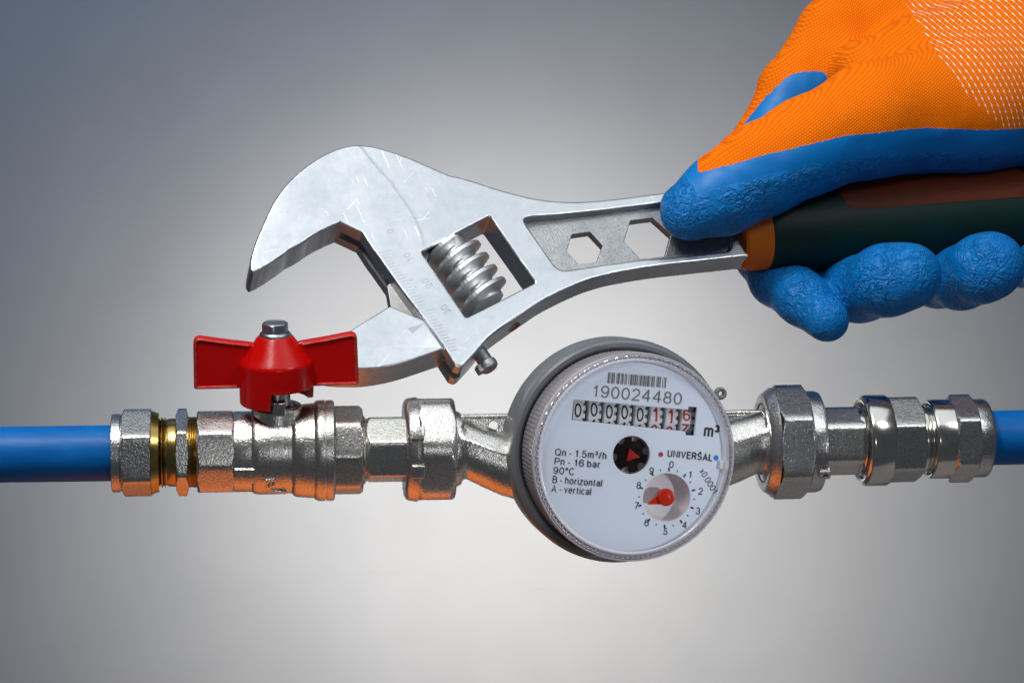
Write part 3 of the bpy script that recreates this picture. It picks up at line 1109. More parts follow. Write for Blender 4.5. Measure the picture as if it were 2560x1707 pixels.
# small clear latch tab at the right edge
q = dial(c4(1432, 893))
mb = MB()
mb.box(q.x - 0.12, q.x + 0.12, q.y - 0.11, q.y + 0.11, 0.012, 0.075, DF, 0.02)
mb.build('latch_tab', M['recess_white'], t)

# dial plate with its three openings
def circ(c, r, n=64):
    return [Vector((c.x + r * math.cos(k), c.y + r * math.sin(k))) for k in (2 * PI * j / n for j in range(n))]


scw = dial(c4(833, 829))
sub = dial(c4(1063, 1108))
win = [dial(d1(*p)) for p in ((90, 515), (1030, 598), (1080, 606), (1960, 682), (1975, 628), (2108, 640), (2065, 1105), (1930, 1098), (1915, 1035), (60, 850))]
outer = circ(Vector((0, 0)), 2.375, 160)
v_, f_ = plate([outer, win[::-1], circ(scw, 0.465)[::-1], circ(sub, 0.60)[::-1]], 0.05, 0.012)
dp = MB().add(v_, f_, DF @ Matrix.Translation((0, 0, -0.05))).build('dial_plate', M['dial_white'], t, even=True)


def lettering(s, pl, pr, mat, name='lettering', bold=0.13, cap=None, w=0.006, parent=dp, spacing=1.0, F=DF, sz=None):
    """flat print whose baseline runs from pixel pl to pixel pr"""
    a, b = dial(pl), dial(pr)
    vs_, fs = text2d(s, bold, spacing)
    x0, x1 = min(v.x for v in vs_), max(v.x for v in vs_)
    sx = (b - a).length / (x1 - x0)
    sy = sx if cap is None else cap
    e = (b - a).normalized()
    nn = Vector((-e.y, e.x))
    out = []
    for v in vs_:
        p = a + e * (v.x - x0) * sx + nn * v.y * sy
        out.append(Vector((p.x, p.y, w + v.z)))
    return MB().add(out, fs, F).build(name, mat, parent, smooth=False)


U = 2.6133
lettering('190024480', d1(405, 455), d1(1850, 590), M['ink_grey'], cap=0.262, bold=0.12)
lettering('m³', c4(1303, 702), c4(1402, 712), M['ink_black'], cap=0.26, bold=0.21)
lettering('UNIVERŚAL', d2(822, 295), d2(1370, 348), M['ink_black'], cap=0.150, bold=0.21, spacing=1.15)
lettering('Qn - 1.5m³/h', c4(331, 828), c4(667, 853), M['ink_black'], cap=0.152, bold=0.15)
lettering('Pn - 16 bar', c4(328, 888), c4(626, 910), M['ink_black'], cap=0.152, bold=0.15)
lettering('90°C', c4(320, 948), c4(456, 957), M['ink_black'], cap=0.152, bold=0.15)
lettering('B - horizontal', c4(315, 1007), c4(638, 1032), M['ink_black'], cap=0.152, bold=0.15)
lettering('A - vertical', c4(308, 1067), c4(567, 1087), M['ink_black'], cap=0.152, bold=0.15)
lettering('x0.0001', d2(1215, 478), d2(1385, 755), M['ink_black'], cap=0.145, bold=0.13, spacing=0.9)
for k, (x, y) in enumerate(((872, 432), (1100, 555), (1226, 758), (1196, 998), (1030, 1172), (798, 1250), (568, 1145), (450, 935), (472, 688), (627, 510))):
    c_ = dial(d2(x, y))
    vs_, fs = text2d(str(k), 0.16)
    x0, x1 = min(v.x for v in vs_), max(v.x for v in vs_)
    s_ = 0.150
    MB().add([Vector((c_.x + (v.x - (x0 + x1) / 2) * s_, c_.y + v.y * s_, 0.006 + v.z)) for v in vs_], fs, DF).build('dial_number', M['ink_black'], dp, smooth=False)
for k in range(20):
    a = PI / 2 - 2 * PI * k / 20 + R(0.8)
    big = k % 2 == 0
    r0, r1, hw = (0.655, 0.745, 0.021) if big else (0.675, 0.725, 0.012)
    e = Vector((math.cos(a), math.sin(a)))
    nn = Vector((-e.y, e.x))
    q = [sub + e * r0 - nn * hw, sub + e * r1 - nn * hw, sub + e * r1 + nn * hw, sub + e * r0 + nn * hw]
    MB().add([Vector((p.x, p.y, 0.006)) for p in q], [(0, 1, 2, 3)], DF).build('tick', M['ink_black'], dp, smooth=False)
for (p, r, mt) in ((d2(744, 273), 0.062, 'dot_red'), (d2(1421, 313), 0.066, 'ink_blue')):
    MB().add([Vector((v.x, v.y, 0.006)) for v in circ(dial(p), r, 40)], [tuple(range(40))], DF).build('printed_dot', M[mt], dp, smooth=False)
# barcode
a, b = dial(d1(655, 67)), dial(d1(1610, 150))
hgt = (dial(d1(645, 243)) - a).length
e = (b - a).normalized()
dn2 = (dial(d1(640, 243)) - a).normalized()
bars = [3, 1, 1, 2, 3, 1, 2, 3, 1, 1, 4, 2, 1, 1, 3, 2, 1, 1, 2, 3, 1, 2, 4, 1, 2, 1, 3, 1, 2, 2, 1, 1, 3, 1, 1, 1, 3, 1, 2, 1, 4, 1, 1, 2, 3, 1, 2, 3, 1, 1, 3, 1, 2, 3, 1, 2, 1, 1, 2]
tot = sum(bars)
mb = MB()
x = 0
for i, wd in enumerate(bars):
    if i % 2 == 0:
        p0 = a + e * ((b - a).length * x / tot)
        p1 = a + e * ((b - a).length * (x + wd) / tot)
        mb.add([Vector((p.x, p.y, 0.006)) for p in (p0, p1, p1 + dn2 * hgt, p0 + dn2 * hgt)], [(0, 1, 2, 3)], DF)
    x += wd
mb.build('barcode', M['ink_grey'], dp, smooth=False)

# counter: housing and eight number wheels
wl = dial(d1(90, 515))
wr_ = dial(d1(2108, 640))
mid_l = dial(d1(75, 690))
mb = MB()
mid = dial(d1(1085, 800))
mb.box(mid.x - 1.36, mid.x + 1.36, mid.y - 0.6, mid.y + 0.6, -1.0, -0.9, DF)
mb.build('counter_back', M['gap_grey'], t, smooth=False)
RW = 0.46
digits = '00000116'
nxt = '11111227'
cxs = [160, 425, 672, 924, 1175, 1425, 1675, 1935]
cys = [685, 672, 708, 717, 756, 755, 783, 765]
for i in range(8):
    cc = dial(d1(cxs[i], cys[i]), -0.16)
    # wheel axis lies along local x at depth, digit faces out
    yb = dial(d1(1085, 800), -0.16).y + (cc.x - mid.x) * 0.0
    hwid = 0.125
    dy = cc.y - yb
    axisF = DF @ Matrix.Translation((cc.x, yb, -0.13 - RW))
    rings = []
    for xx, rr in ((-hwid, RW - 0.02), (-hwid + 0.015, RW), (hwid - 0.015, RW), (hwid, RW - 0.02)):
        rings.append([Vector((xx, rr * math.sin(k), rr * math.cos(k))) for k in (2 * PI * j / 60 for j in range(60))])
    mb = MB().rings(rings, True, True, True, axisF)
    whl = mb.build('number_wheel', M['wheel_white'], t)
    # gear teeth beside the wheel
    mb = MB()
    for g in range(12):
        a0 = 2 * PI * g / 12 + 0.25 - dy * 1.2
        fr = axisF @ Matrix.Rotation(a0, 4, 'X')
        wx = hwid + 0.075 if i < 7 else hwid + 0.11
        mb.box(hwid - 0.01, wx, -0.055, 0.055, RW - 0.16, RW - 0.05, fr, 0.012)
    mb.lathe([(hwid - 0.01, 0.28), (hwid + 0.09, 0.28)], axisF, 40)
    mb.build('wheel_gear', M['wheel_white'], whl)
    for (ch, off) in ((digits[i], 0.0), (nxt[i], -0.42 if i < 7 else -0.36)):
        vs_, fs = text2d(ch, 0.16)
        bm = bmesh.new()
        vv = [bm.verts.new(v) for v in vs_]
        for f in fs:
            try:
                bm.faces.new([vv[k] for k in f])
            except ValueError:
                pass
        bmesh.ops.triangulate(bm, faces=bm.faces)
        for zz in np.arange(0.05, 1.0, 0.07):
            bmesh.ops.bisect_plane(bm, geom=list(bm.verts) + list(bm.edges) + list(bm.faces), plane_co=(0, zz, 0), plane_no=(0, 1, 0))
        bm.verts.index_update()
        x0, x1 = min(v.co.x for v in bm.verts), max(v.co.x for v in bm.verts)
        y0, y1 = min(v.co.y for v in bm.verts), max(v.co.y for v in bm.verts)
        sx = (0.175 if ch not in '1' else 0.10) / (x1 - x0)
        sy = 0.345 / (y1 - y0)
        if i == 7:
            sy = 0.285 / (y1 - y0)
            sx = 0.19 / (x1 - x0)
        out = []
        for v in bm.verts:
            b_ = (v.co.y - (y0 + y1) / 2) * sy + dy + off
            th = b_ / RW
            out.append(Vector(((v.co.x - (x0 + x1) / 2) * sx, (RW + 0.006 + v.co.z) * math.sin(th), (RW + 0.006 + v.co.z) * math.cos(th))))
        fcs = [[v.index for v in f.verts] for f in bm.faces]
        bm.free()
        MB().add(out, fcs, axisF).build('digit', M['ink_black'] if i < 5 else M['ink_red'], whl, smooth=False)

# star wheel (flow indicator)
mb = MB()
mb.add([Vector((v.x, v.y, -0.20)) for v in circ(scw, 0.5, 48)], [tuple(range(48))], DF)
mb.build('star_recess', M['star_notch'], t, smooth=False)
pts = []
notch_deg = [128, 77, 17, -42, -102, -166]
for j in range(360):
    a = 2 * PI * j / 360
    r = 0.43
    p = Vector((math.cos(a), math.sin(a))) * r
    for nd in notch_deg:
        cn = Vector((math.cos(R(nd)), math.sin(R(nd)))) * 0.40
        d_ = Vector((math.cos(a), math.sin(a)))
        # intersection of the ray with the notch circle
        rc = 0.092
        bq = d_.dot(cn)
        disc = bq * bq - (cn.length_squared - rc * rc)
        if disc > 0 and bq > 0:
            r = min(r, bq - math.sqrt(disc))
    pts.append(Vector((scw.x + math.cos(a) * r, scw.y + math.sin(a) * r)))
v_, f_ = plate([pts], 0.06, 0.0)
sw = MB().add(v_, f_, DF @ Matrix.Translation((0, 0, -0.15))).build('star_wheel', M['star_dark'], t, even=True)
tri = [dial(d2(*p), -0.1) for p in ((352, 195), (478, 300), (318, 352))]
v_, f_ = plate([tri], 0.05, 0.015)
MB().add(v_, f_, DF @ Matrix.Translation((0, 0, -0.07))).build('red_triangle', M['red_plastic'], sw, even=True)
# sub dial recess and pointer
mb = MB()
rings = []
for (w, r) in ((-0.05, 0.61), (-0.1, 0.61), (-0.24, 0.585), (-0.32, 0.53), (-0.36, 0.42), (-0.37, 0.2), (-0.37, 0.02)):
    rings.append([Vector((sub.x + r * math.cos(k), sub.y + r * math.sin(k), w)) for k in (2 * PI * j / 72 for j in range(72))])
mb.rings(rings, False, True, True, DF)
mb.build('pointer_recess', M['recess_white'], t, angle=60)
kc = dial(d2(808, 796), -0.05)
tip = dial(d2(585, 886), -0.05)
mb = MB()
rings = []
for (w, r) in ((-0.36, 0.07), (-0.16, 0.07), (-0.16, 0.2), (-0.02, 0.215), (0.02, 0.20), (0.03, 0.17), (0.02, 0.12), (0.028, 0.08), (0.035, 0.03)):
    rings.append([Vector((kc.x + r * math.cos(k), kc.y + r * math.sin(k), w)) for k in (2 * PI * j / 48 for j in range(48))])
mb.rings(rings, True, True, True, DF)
e = (tip - kc).normalized()
nn = Vector((-e.y, e.x))
v_, f_ = plate([[kc + e * 0.1 + nn * 0.15, tip, kc + e * 0.1 - nn * 0.15]], 0.04, 0.012)
mb.add(v_, f_, DF @ Matrix.Translation((0, 0, -0.09)))
mb.build('pointer', M['pointer'], t)

# ------------------------------------------------------------------ adjustable wrench
wn = Vector((0.2, -0.87, 0.45)).normalized()
wp0 = W(900, 900, 0.0)
wa = Vector((math.cos(R(-6)), 0, 0))
wa = W(2300, 515, 0) - W(1690, 568, 0)
wa = (wa - wa.dot(wn) * wn).normalized()      # along the handle, to the right
wb = wn.cross(wa).normalized()                # across the handle, upward
WF = Matrix.Identity(4)
for i in range(3):
    WF[i][0], WF[i][1], WF[i][2], WF[i][3] = wa[i], wb[i], wn[i], wp0[i]
WFi = WF.inverted()


def wr(p):
    q = WFi @ ray_plane(p[0], p[1], wp0, wn)
    return Vector((q.x, q.y))


def wrs(f, pts):
    return [wr(f(*p)) for p in pts]


t = thing('adjustable_wrench', 'satin chrome adjustable wrench with green and orange handle held above the pipe', 'wrench', wp0 + Vector((0.4, 1.0, -0.4)))
wrench = t
TH = 1.10
arc1 = catmull(wrs(c2, [(118, 806), (107, 785), (113, 720), (143, 620), (186, 520), (240, 405), (312, 300), (400, 212), (500, 138), (600, 86), (690, 58), (770, 51), (850, 62), (950, 90), (1050, 125), (1180, 181), (1290, 228)]), 4)
arc2 = catmull([wr(c3(*p)) for p in ((345, 3), (500, 47), (650, 92), (800, 130), (900, 151), (1000, 166), (1100, 176), (1250, 179), (1400, 171), (1550, 156), (1700, 138), (1850, 118), (1970, 104), (2200, 80), (2600, 45))], 4)
end_ = [wr((2090, 450)), wr((2090, 622))]
arc3 = catmull([wr(c3(*p)) for p in ((2560, 608), (2195, 648), (2000, 668), (1800, 695), (1600, 730), (1480, 757), (1350, 797), (1200, 860), (1100, 908), (1000, 962), (860, 1055), (700, 1165), (600, 1240), (540, 1300), (480, 1370), (420, 1435), (375, 1482), (345, 1496))], 4)
jaw_edge = wrs(c2, [(1325, 1358), (1255, 1250), (1140, 1090), (1000, 905), (900, 762), (830, 665), (772, 577), (640, 514)])
underside = catmull(wrs(c2, [(640, 514), (560, 550), (480, 592), (410, 640), (350, 672), (290, 715), (230, 757), (170, 793), (128, 812)]), 3)
# ragged wear along the jaw edge
underside = [p + Vector((0, random.uniform(-0.007, 0.007))) for p in underside]
body = arc1 + arc2 + end_ + arc3 + jaw_edge[:-1] + underside
window = round_corners([wr(c3(*p)) for p in ((582, 306), (45, 595), (395, 1108), (944, 820))], 0.06, 3)
panel = [wr(c3(*p)) for p in ((850, 322), (900, 303), (1100, 287), (1500, 240), (1900, 190), (2460, 128), (2490, 560), (2195, 592), (1800, 627), (1500, 668), (1160, 722), (1100, 690), (870, 365))]
panel = round_corners(panel, [0.12, 0.1, 0, 0, 0, 0.2, 0.2, 0, 0, 0, 0.12, 0.15, 0.1], 4)
ridge_px = [c2(*p) for p in ((700, 20), (765, 75), (830, 160), (930, 272), (1010, 382), (1075, 480), (1115, 570), (1130, 640), (1127, 690))]
ridge = [wr(p) for p in ridge_px]


def clean(pts, d=0.012):
    out = []
    for p in pts:
        if not out or (p - out[-1]).length > d:
            out.append(p)
    if (out[0] - out[-1]).length < d:
        out.pop()
    return out


body = clean(body)
# middle layer: set back on the jaw side, so that the track shows as a slot
slot = wrs(c2, [(1240, 1280), (1100, 1110), (960, 925), (870, 795), (795, 690), (735, 610), (655, 560)])
slot_in = []
cen = Vector((0, 0))
body_mid = arc1 + arc2 + end_ + arc3
je = [wr(c2(x + 45, y - 34)) for x, y in ((1325, 1358), (1255, 1250), (1140, 1090), (1000, 905), (900, 762), (830, 665), (772, 577))]
body_mid = clean(body_mid + je + [wr(c2(650, 470))] + [p + Vector((0, 0.02)) for p in underside[1:]])


def ss(e0, e1, x):
    q = min(max((x - e0) / (e1 - e0), 0.0), 1.0)
    return q * q * (3 - 2 * q)


ax_dir = Vector((1, 0))


def shaped(outl, holes, z0, z1, bev, mids):
    """a layer of the wrench body between depths z0 and z1 (0 = front face), thinned toward the handle"""
    v_, f_ = plate([outl] + holes, (z1 - z0) / 2, bev, 3)
    bm = bmesh.new()
    vv = [bm.verts.new(v) for v in v_]
    for f in f_:
        try:
            bm.faces.new([vv[k] for k in f])
        except ValueError:
            pass
    bmesh.ops.remove_doubles(bm, verts=bm.verts, dist=1e-4)
    for g in np.arange(-4.0, 12.0, 0.14):
        bmesh.ops.bisect_plane(bm, geom=list(bm.verts) + list(bm.edges) + list(bm.faces), plane_co=(g, 0, 0), plane_no=(1, 0, 0))
    for g in np.arange(-3.0, 7.0, 0.14):
        bmesh.ops.bisect_plane(bm, geom=list(bm.verts) + list(bm.edges) + list(bm.faces), plane_co=(0, g, 0), plane_no=(0, 1, 0))
    for k in range(1, len(ridge) - 1):
        d = ridge[k + 1] - ridge[k]
        nn = Vector((-d.y, d.x)).normalized()
        for o_ in (0.0, 0.1):
            co = ridge[k] - nn * o_
            bmesh.ops.bisect_plane(bm, geom=list(bm.verts) + list(bm.edges) + list(bm.faces), plane_co=(co.x, co.y, 0), plane_no=(nn.x, nn.y, 0))
    bm.verts.index_update()
    zc = -(z0 + z1) / 2
    for v in bm.verts:
        z = v.co.z + zc                        # 0 at the front face, -TH at the rear
        p = Vector((v.co.x, v.co.y))
        # signed distance right of the ridge
        best, sd, tpos = 9e9, 0.0, 0.0
        for k in range(len(ridge) - 1):
            a_, d = ridge[k], ridge[k + 1] - ridge[k]
            q = min(max((p - a_).dot(d) / d.length_squared, 0.0), 1.0)
            c_ = a_ + d * q
            ds = (p - c_).length
            if ds < best:
                best = ds
                sd = ds * (1 if d.x * (p.y - a_.y) - d.y * (p.x - a_.x) > 0 else -1)
                tpos = k + q
        step = 0.014 * ss(0.0, 0.08, sd) * (1 - ss(7.0, 8.0, tpos))
        drop = step + 0.17 * ss(1.0, 6.5, p.x - ridge[-1].x + 1.0)
        m_ = -TH / 2
        v.co.z = m_ + (z - m_) * (1 - drop / (TH / 2))
    r = [v.co.copy() for v in bm.verts], [[v.index for v in f.verts] for f in bm.faces]
    bm.free()
    return r


v_, f_ = shaped(body, [window[::-1], panel[::-1]], 0.0, TH, 0.06, True)
bd = MB().add(v_, f_, WF).build('wrench_body', M['chrome'], t, angle=30)
# the track of the movable jaw is cut into the jaw side of the head
lin = [wr(c2(x, y)) for x, y in ((1360, 1440), (1200, 1230), (1080, 1080), (940, 880), (845, 740), (770, 640), (715, 600), (590, 590), (600, 545), (690, 508), (700, 505), (812, 560), (865, 645), (935, 745), (1035, 890), (1175, 1080), (1290, 1240), (1400, 1380))]
v_, f_ = plate([lin], 0.155, 0.0)
cut = MB().add(v_, f_, WF @ Matrix.Translation((0, 0, -TH / 2 - 0.02))).build('cutter', M['groove'], t, smooth=False)
md = bd.modifiers.new('slot', 'BOOLEAN')
md.operation = 'DIFFERENCE'
md.object = cut
md.solver = 'EXACT'
bpy.context.view_layer.update()
me2 = bpy.data.meshes.new_from_object(bd.evaluated_get(bpy.context.evaluated_depsgraph_get()))
bd.modifiers.clear()
bd.data = me2
bpy.data.objects.remove(cut)
wm = bd.modifiers.new('even_normals', 'WEIGHTED_NORMAL')
wm.keep_sharp = True
me2.shade_smooth()
me2.set_sharp_from_angle(angle=R(30))
while len(me2.materials) > 1:
    me2.materials.pop()
# recessed web with hexagonal openings
hex1 = [wr(c3(*p)) for p in ((1248, 400), (1392, 380), (1492, 488), (1445, 618), (1302, 634), (1208, 528))]
hex2 = [wr(c3(*p)) for p in ((1710, 292), (1885, 270), (2030, 400), (1985, 572), (1790, 592), (1660, 455))]
big = [wr(c3(*p)) for p in ((800, 300), (900, 270), (1500, 205), (2480, 90), (2500, 600), (1800, 660), (1100, 760))]
v_, f_ = plate([big, round_corners(hex1, 0.03, 2)[::-1], round_corners(hex2, 0.03, 2)[::-1]], 0.13, 0.02)
MB().add(v_, f_, WF @ Matrix.Translation((0, 0, -TH / 2 + 0.02))).build('recessed_web', M['steel_rough'], t, even=True)
# movable jaw
jaw = [wr(c2(945, 1007)), wr(c2(1140, 1092)), wr(c2(1255, 1252)), wr(c2(1268, 1262))] + catmull(wrs(c2, [(1262, 1262), (1180, 1290), (1050, 1333), (950, 1360), (850, 1377), (750, 1384), (600, 1378), (480, 1350), (400, 1318)]), 4)[1:] + \
    [wr(c2(392, 1305))] + catmull(wrs(c2, [(400, 1298), (520, 1245), (660, 1176), (720, 1143), (790, 1098), (870, 1050), (935, 1010)]), 4)
jaw = clean(jaw)
v_, f_ = plate([jaw], TH / 2 - 0.01, 0.05)
jb = MB().add(v_, f_, WF @ Matrix.Translation((0, 0, -TH / 2)))
# its shank that runs in the track
shank = wrs(c2, [(948, 868), (1062, 1052), (1300, 1420), (1400, 1380), (1300, 1180), (1040, 800)])
shank = [wr(c2(*p)) for p in ((935, 850), (965, 1020), (1150, 1130), (1270, 1300), (1345, 1250), (1000, 770))]
v_, f_ = plate([shank], 0.17, 0.02)
jwo = jb.build('movable_jaw', M['chrome'], t, angle=30, even=True)
MB().add(v_, f_, WF @ Matrix.Translation((0, 0, -0.55))).build('jaw_shank', M['steel_shank'], jwo, angle=30)
# dark strip standing in for the shade deep in the track
lin = [wr(c2(x, y)) for x, y in ((1080, 960), (1035, 890), (935, 745), (865, 645), (812, 560), (700, 505), (712, 495), (824, 548), (880, 636), (950, 735), (1050, 880), (1095, 950))]
v_, f_ = plate([lin], 0.15, 0.0)
MB().add(v_, f_, WF @ Matrix.Translation((0, 0, -TH / 2 - 0.02))).build('track_shade', M['groove'], t, smooth=False)
# worm screw in the window
wc = wr(c3(432, 700))
wdir = (wr(c3(395, 1108)) - wr(c3(45, 595))).normalized()
length = (wr(c3(395, 1108)) - wr(c3(45, 595))).length
WW = Matrix.Identity(4)
e3 = Vector((wdir.x, wdir.y, 0))
pz = Vector((0, 0, 1))
py_ = pz.cross(e3)
for i in range(3):
    WW[i][0], WW[i][1], WW[i][2] = e3[i], py_[i], pz[i]
WW[0][3], WW[1][3], WW[2][3] = wc.x, wc.y, -TH / 2 + 0.02
WW = WF @ WW
mb = MB()
pitch = 0.405
r_core, r_top = 0.49, 0.75
nA = 144
turns = 4.35
steps = 14
# helical thread: each sample of the profile swept with the angle
rings = []
Lw = pitch * turns
prof = [(-0.5, r_core), (-0.40, r_core + 0.01), (-0.25, 0.60), (-0.15, r_top - 0.03), (-0.12, r_top), (0.12, r_top), (0.15, r_top - 0.03), (0.25, 0.60), (0.40, r_core + 0.01), (0.5, r_core)]
for j in range(int(nA * turns) + 1):
    th = 2 * PI * j / nA
    x0 = -Lw / 2 + pitch * j / nA
    kn = 0.005 * (1 if j % 3 == 0 else (0.0 if j % 3 == 1 else -0.4))
    ring = []
    for (px_, r) in prof:
        rr = r + (kn if r == r_top else 0)
        ring.append(Vector((x0 + px_ * pitch, -rr * math.sin(th), rr * math.cos(th))))
    rings.append(ring)
mb.rings(rings, False, False, False, WW)
mb.lathe([(-length / 2 + 0.06, 0.3), (-length / 2 + 0.06, r_core), (length / 2 - 0.1, r_core), (length / 2 - 0.1, 0.3)], WW, 64)
mb.build('worm_screw', M['steel_worm'], t, angle=40)
# pin bolt at the lower right of the head and a rusty bore beside it
pc = wr(c2(1470, 1370))
pd = (wr(c2(1500, 1390)) - wr(c2(1400, 1240))).normalized()
PW = Matrix.Identity(4)
e3 = Vector((pd.x, pd.y, 0))
py_ = pz.cross(e3)
for i in range(3):
    PW[i][0], PW[i][1], PW[i][2] = e3[i], py_[i], pz[i]
po = wr(c2(1525, 1262))
PW[0][3], PW[1][3], PW[2][3] = po.x, po.y, -TH / 2 - 0.08
PW = WF @ PW
mb = MB()
mb.lathe([(-0.5, 0.2), (0.08, 0.2), (0.10, 0.245), (0.2, 0.255), (0.29, 0.235), (0.34, 0.17), (0.36, 0.08)], PW, 40)
mb.box(0.08, 0.30, -0.34, 0.0, -0.12, 0.12, PW, 0.03)
mb.build('pin_screw', M['steel_rough'], t)
bo = wr(c3(812, 1092))
PB = Matrix(PW)
q = WF @ Vector((bo.x, bo.y, -TH / 2 - 0.12))
PB[0][3], PB[1][3], PB[2][3] = q
mb = MB()
mb.lathe([(-0.3, 0.17), (0.012, 0.17), (0.016, 0.15), (-0.02, 0.1)], PB, 32)
mb.build('pin_bore', M['rust'], t)
# engraved scale: ticks and numbers
sd = (wr(c2(1255, 1250)) - wr(c2(900, 762))).normalized()
sn = Vector((-sd.y, sd.x))
if (wr(c2(1100, 700)) - wr(c2(900, 762))).dot(sn) < 0:
    sn = -sn
s0 = wr(c2(862, 700))
mb = MB()
for i in range(34):
    p = s0 + sd * (0.098 * i) + sn * 0.06
    ln = 0.34 if i % 10 == 0 else (0.27 if i % 5 == 0 else 0.2)
    qd = (sn * 0.9 + sd * 0.25).normalized()
    pts = [p - sd * 0.006, p + sd * 0.006, p + sd * 0.006 + qd * ln, p - sd * 0.006 + qd * ln]
    mb.add([Vector((v.x, v.y, 0.003)) for v in pts], [(0, 1, 2, 3)], WF)
mb.build('scale_ticks', M['engraving'], bd, smooth=False)
for s_, p in (('0', (938, 567)), ('10', (1047, 718)), ('20', (1160, 875)), ('30', (1270, 1030))):
    c_ = wr(c2(*p))
    vs_, fs = text2d(s_, 0.10)
    x0, x1 = min(v.x for v in vs_), max(v.x for v in vs_)
    e = -sd
    nn = Vector((-e.y, e.x))
    k = 0.17
    mb = MB().add([Vector((*(c_ + e * (v.x - (x0 + x1) / 2) * k + nn * (v.y - 0.5) * k), 0.003 + v.z)) for v in vs_], fs, WF)
    mb.build('scale_number', M['engraving'], bd, smooth=False)
tri = wrs(c2, [(1040, 1142), (1145, 1110), (1072, 1172)])
MB().add([Vector((v.x, v.y, -0.007)) for v in tri], [(0, 1, 2)], WF).build('index_mark', M['engraving'], bd, smooth=False)

# grip: collar and handle about the shank axis
HA = wr((1690, 567))
HB = wr((2560, 497))
hax = (HB - HA).normalized()
HF = Matrix.Identity(4)
e3 = Vector((hax.x, hax.y, 0))
py_ = pz.cross(e3)
for i in range(3):
    HF[i][0], HF[i][1], HF[i][2] = e3[i], py_[i], pz[i]
HF[0][3], HF[1][3], HF[2][3] = HA.x, HA.y, -TH / 2
HF = WF @ HF
HFi = HF.inverted()


def hx(px):
    py = 567 - (px - 1690) * 70 / 870.0
    q = wr((px, py))
    return (q - HA).dot(hax)


def grip(mb, prof, n=72, tx=0.86):
    rings = []
    for (x, r) in prof:
        rings.append([Vector((x, r * math.sin(k), r * tx * math.cos(k))) for k in (2 * PI * j / n for j in range(n))])
    return mb.rings(rings, True, True, True, HF)


grip_prof = [(1915, 1.12), (1922, 1.16), (1960, 1.20), (2050, 1.28), (2150, 1.32), (2300, 1.32), (2450, 1.28), (2600, 1.26), (2760, 1.30), (2900, 1.34), (2960, 1.25), (2985, 1.0)]
mb = MB()
grip(mb, [(hx(1856), 0.80), (hx(1850), 0.98), (hx(1856), 1.06), (hx(1870), 1.10), (hx(1912), 1.14), (hx(1920), 1.12), (hx(1922), 1.0)])
mb.build('grip_collar', M['grip_orange'], t)
mb = MB()
pp = catmull([(hx(a), b, 0) for a, b in grip_prof], 4)
grip(mb, [(p[0], p[1]) for p in pp])
gh = mb.build('grip', M['grip_green'], t)
# orange inlay panel set 3 mm proud on the front of the grip


def grip_r(x):
    xs = [hx(a) for a, b in grip_prof]
    return float(np.interp(x, xs, [b for a, b in grip_prof]))


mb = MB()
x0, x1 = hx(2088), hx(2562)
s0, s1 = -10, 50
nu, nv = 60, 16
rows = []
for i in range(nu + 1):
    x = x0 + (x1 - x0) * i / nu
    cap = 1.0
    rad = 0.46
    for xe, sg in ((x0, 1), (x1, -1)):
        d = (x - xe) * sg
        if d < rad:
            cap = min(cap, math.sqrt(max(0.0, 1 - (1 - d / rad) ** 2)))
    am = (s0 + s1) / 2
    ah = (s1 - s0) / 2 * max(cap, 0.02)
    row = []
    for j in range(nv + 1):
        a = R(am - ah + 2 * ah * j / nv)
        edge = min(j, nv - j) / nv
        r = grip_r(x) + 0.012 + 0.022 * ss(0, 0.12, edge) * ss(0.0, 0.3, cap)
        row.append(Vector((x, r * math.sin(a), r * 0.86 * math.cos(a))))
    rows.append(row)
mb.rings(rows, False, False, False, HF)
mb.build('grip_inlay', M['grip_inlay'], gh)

# ------------------------------------------------------------------ gloved hand: one continuous surface from a blended distance field


def H(px, py, off, r):
    """a joint given by where it shows and how far behind the wrench's face it lies"""
    p = ray_plane(px, py, wp0 - wn * off, wn)
    return (np.array(p), r / 100.0 * (D + p.y) / D)


thumb = [(1724, 527, -0.55, 76), (1800, 487, -0.75, 98), (1905, 425, -1.15, 112), (2020, 365, -1.35, 118), (2180, 300, -1.35, 140), (2420, 262, -1.0, 170), (2700, 215, -0.4, 200), (3000, 120, 0.2, 215), (3200, 60, 0.4, 205)]
index_ = [(2850, 60, 0.9, 170), (2400, 60, 0.8, 140), (2088, 84, 0.8, 92), (1985, 225, 1.2, 84), (1908, 370, 1.7, 78), (1893, 520, 2.0, 72), (1912, 640, 1.75, 69), (1945, 695, 1.35, 68), (2005, 745, 0.8, 65), (2066, 797, 0.3, 57)]
middle = [(2850, 20, 1.6, 150), (2450, 10, 1.9, 120), (2300, 20, 2.2, 95), (2180, 300, 3.0, 86), (2075, 560, 2.4, 82), (2085, 715, 1.7, 78), (2150, 722, 0.55, 80), (2215, 702, -0.5, 87), (2270, 690, -0.85, 84)]
ring_ = [(2900, 20, 2.2, 140), (2650, 0, 2.3, 110), (2540, 20, 2.6, 92), (2430, 300, 3.0, 84), (2330, 550, 2.4, 80), (2345, 690, 1.6, 76), (2400, 695, 0.5, 76), (2455, 672, -0.5, 82), (2482, 662, -0.75, 80)]
little = [(2950, 20, 2.4, 130), (2850, 20, 2.4, 95), (2760, 40, 2.5, 82), (2660, 310, 2.7, 74), (2560, 540, 2.2, 70), (2560, 645, 1.4, 68), (2620, 655, 0.4, 68), (2690, 635, -0.5, 70)]
web = [(2120, 150, 0.3, 60), (2180, 190, -0.3, 90), (2300, 170, -0.4, 130), (2500, 150, -0.3, 180), (2800, 120, 0.2, 190)]
sp = 0.05
lo = np.array([3.6, 0.0, -2.2])
hi = np.array([20.6, 13.6, 12.6])
dims = np.ceil((hi - lo) / sp).astype(int) + 1
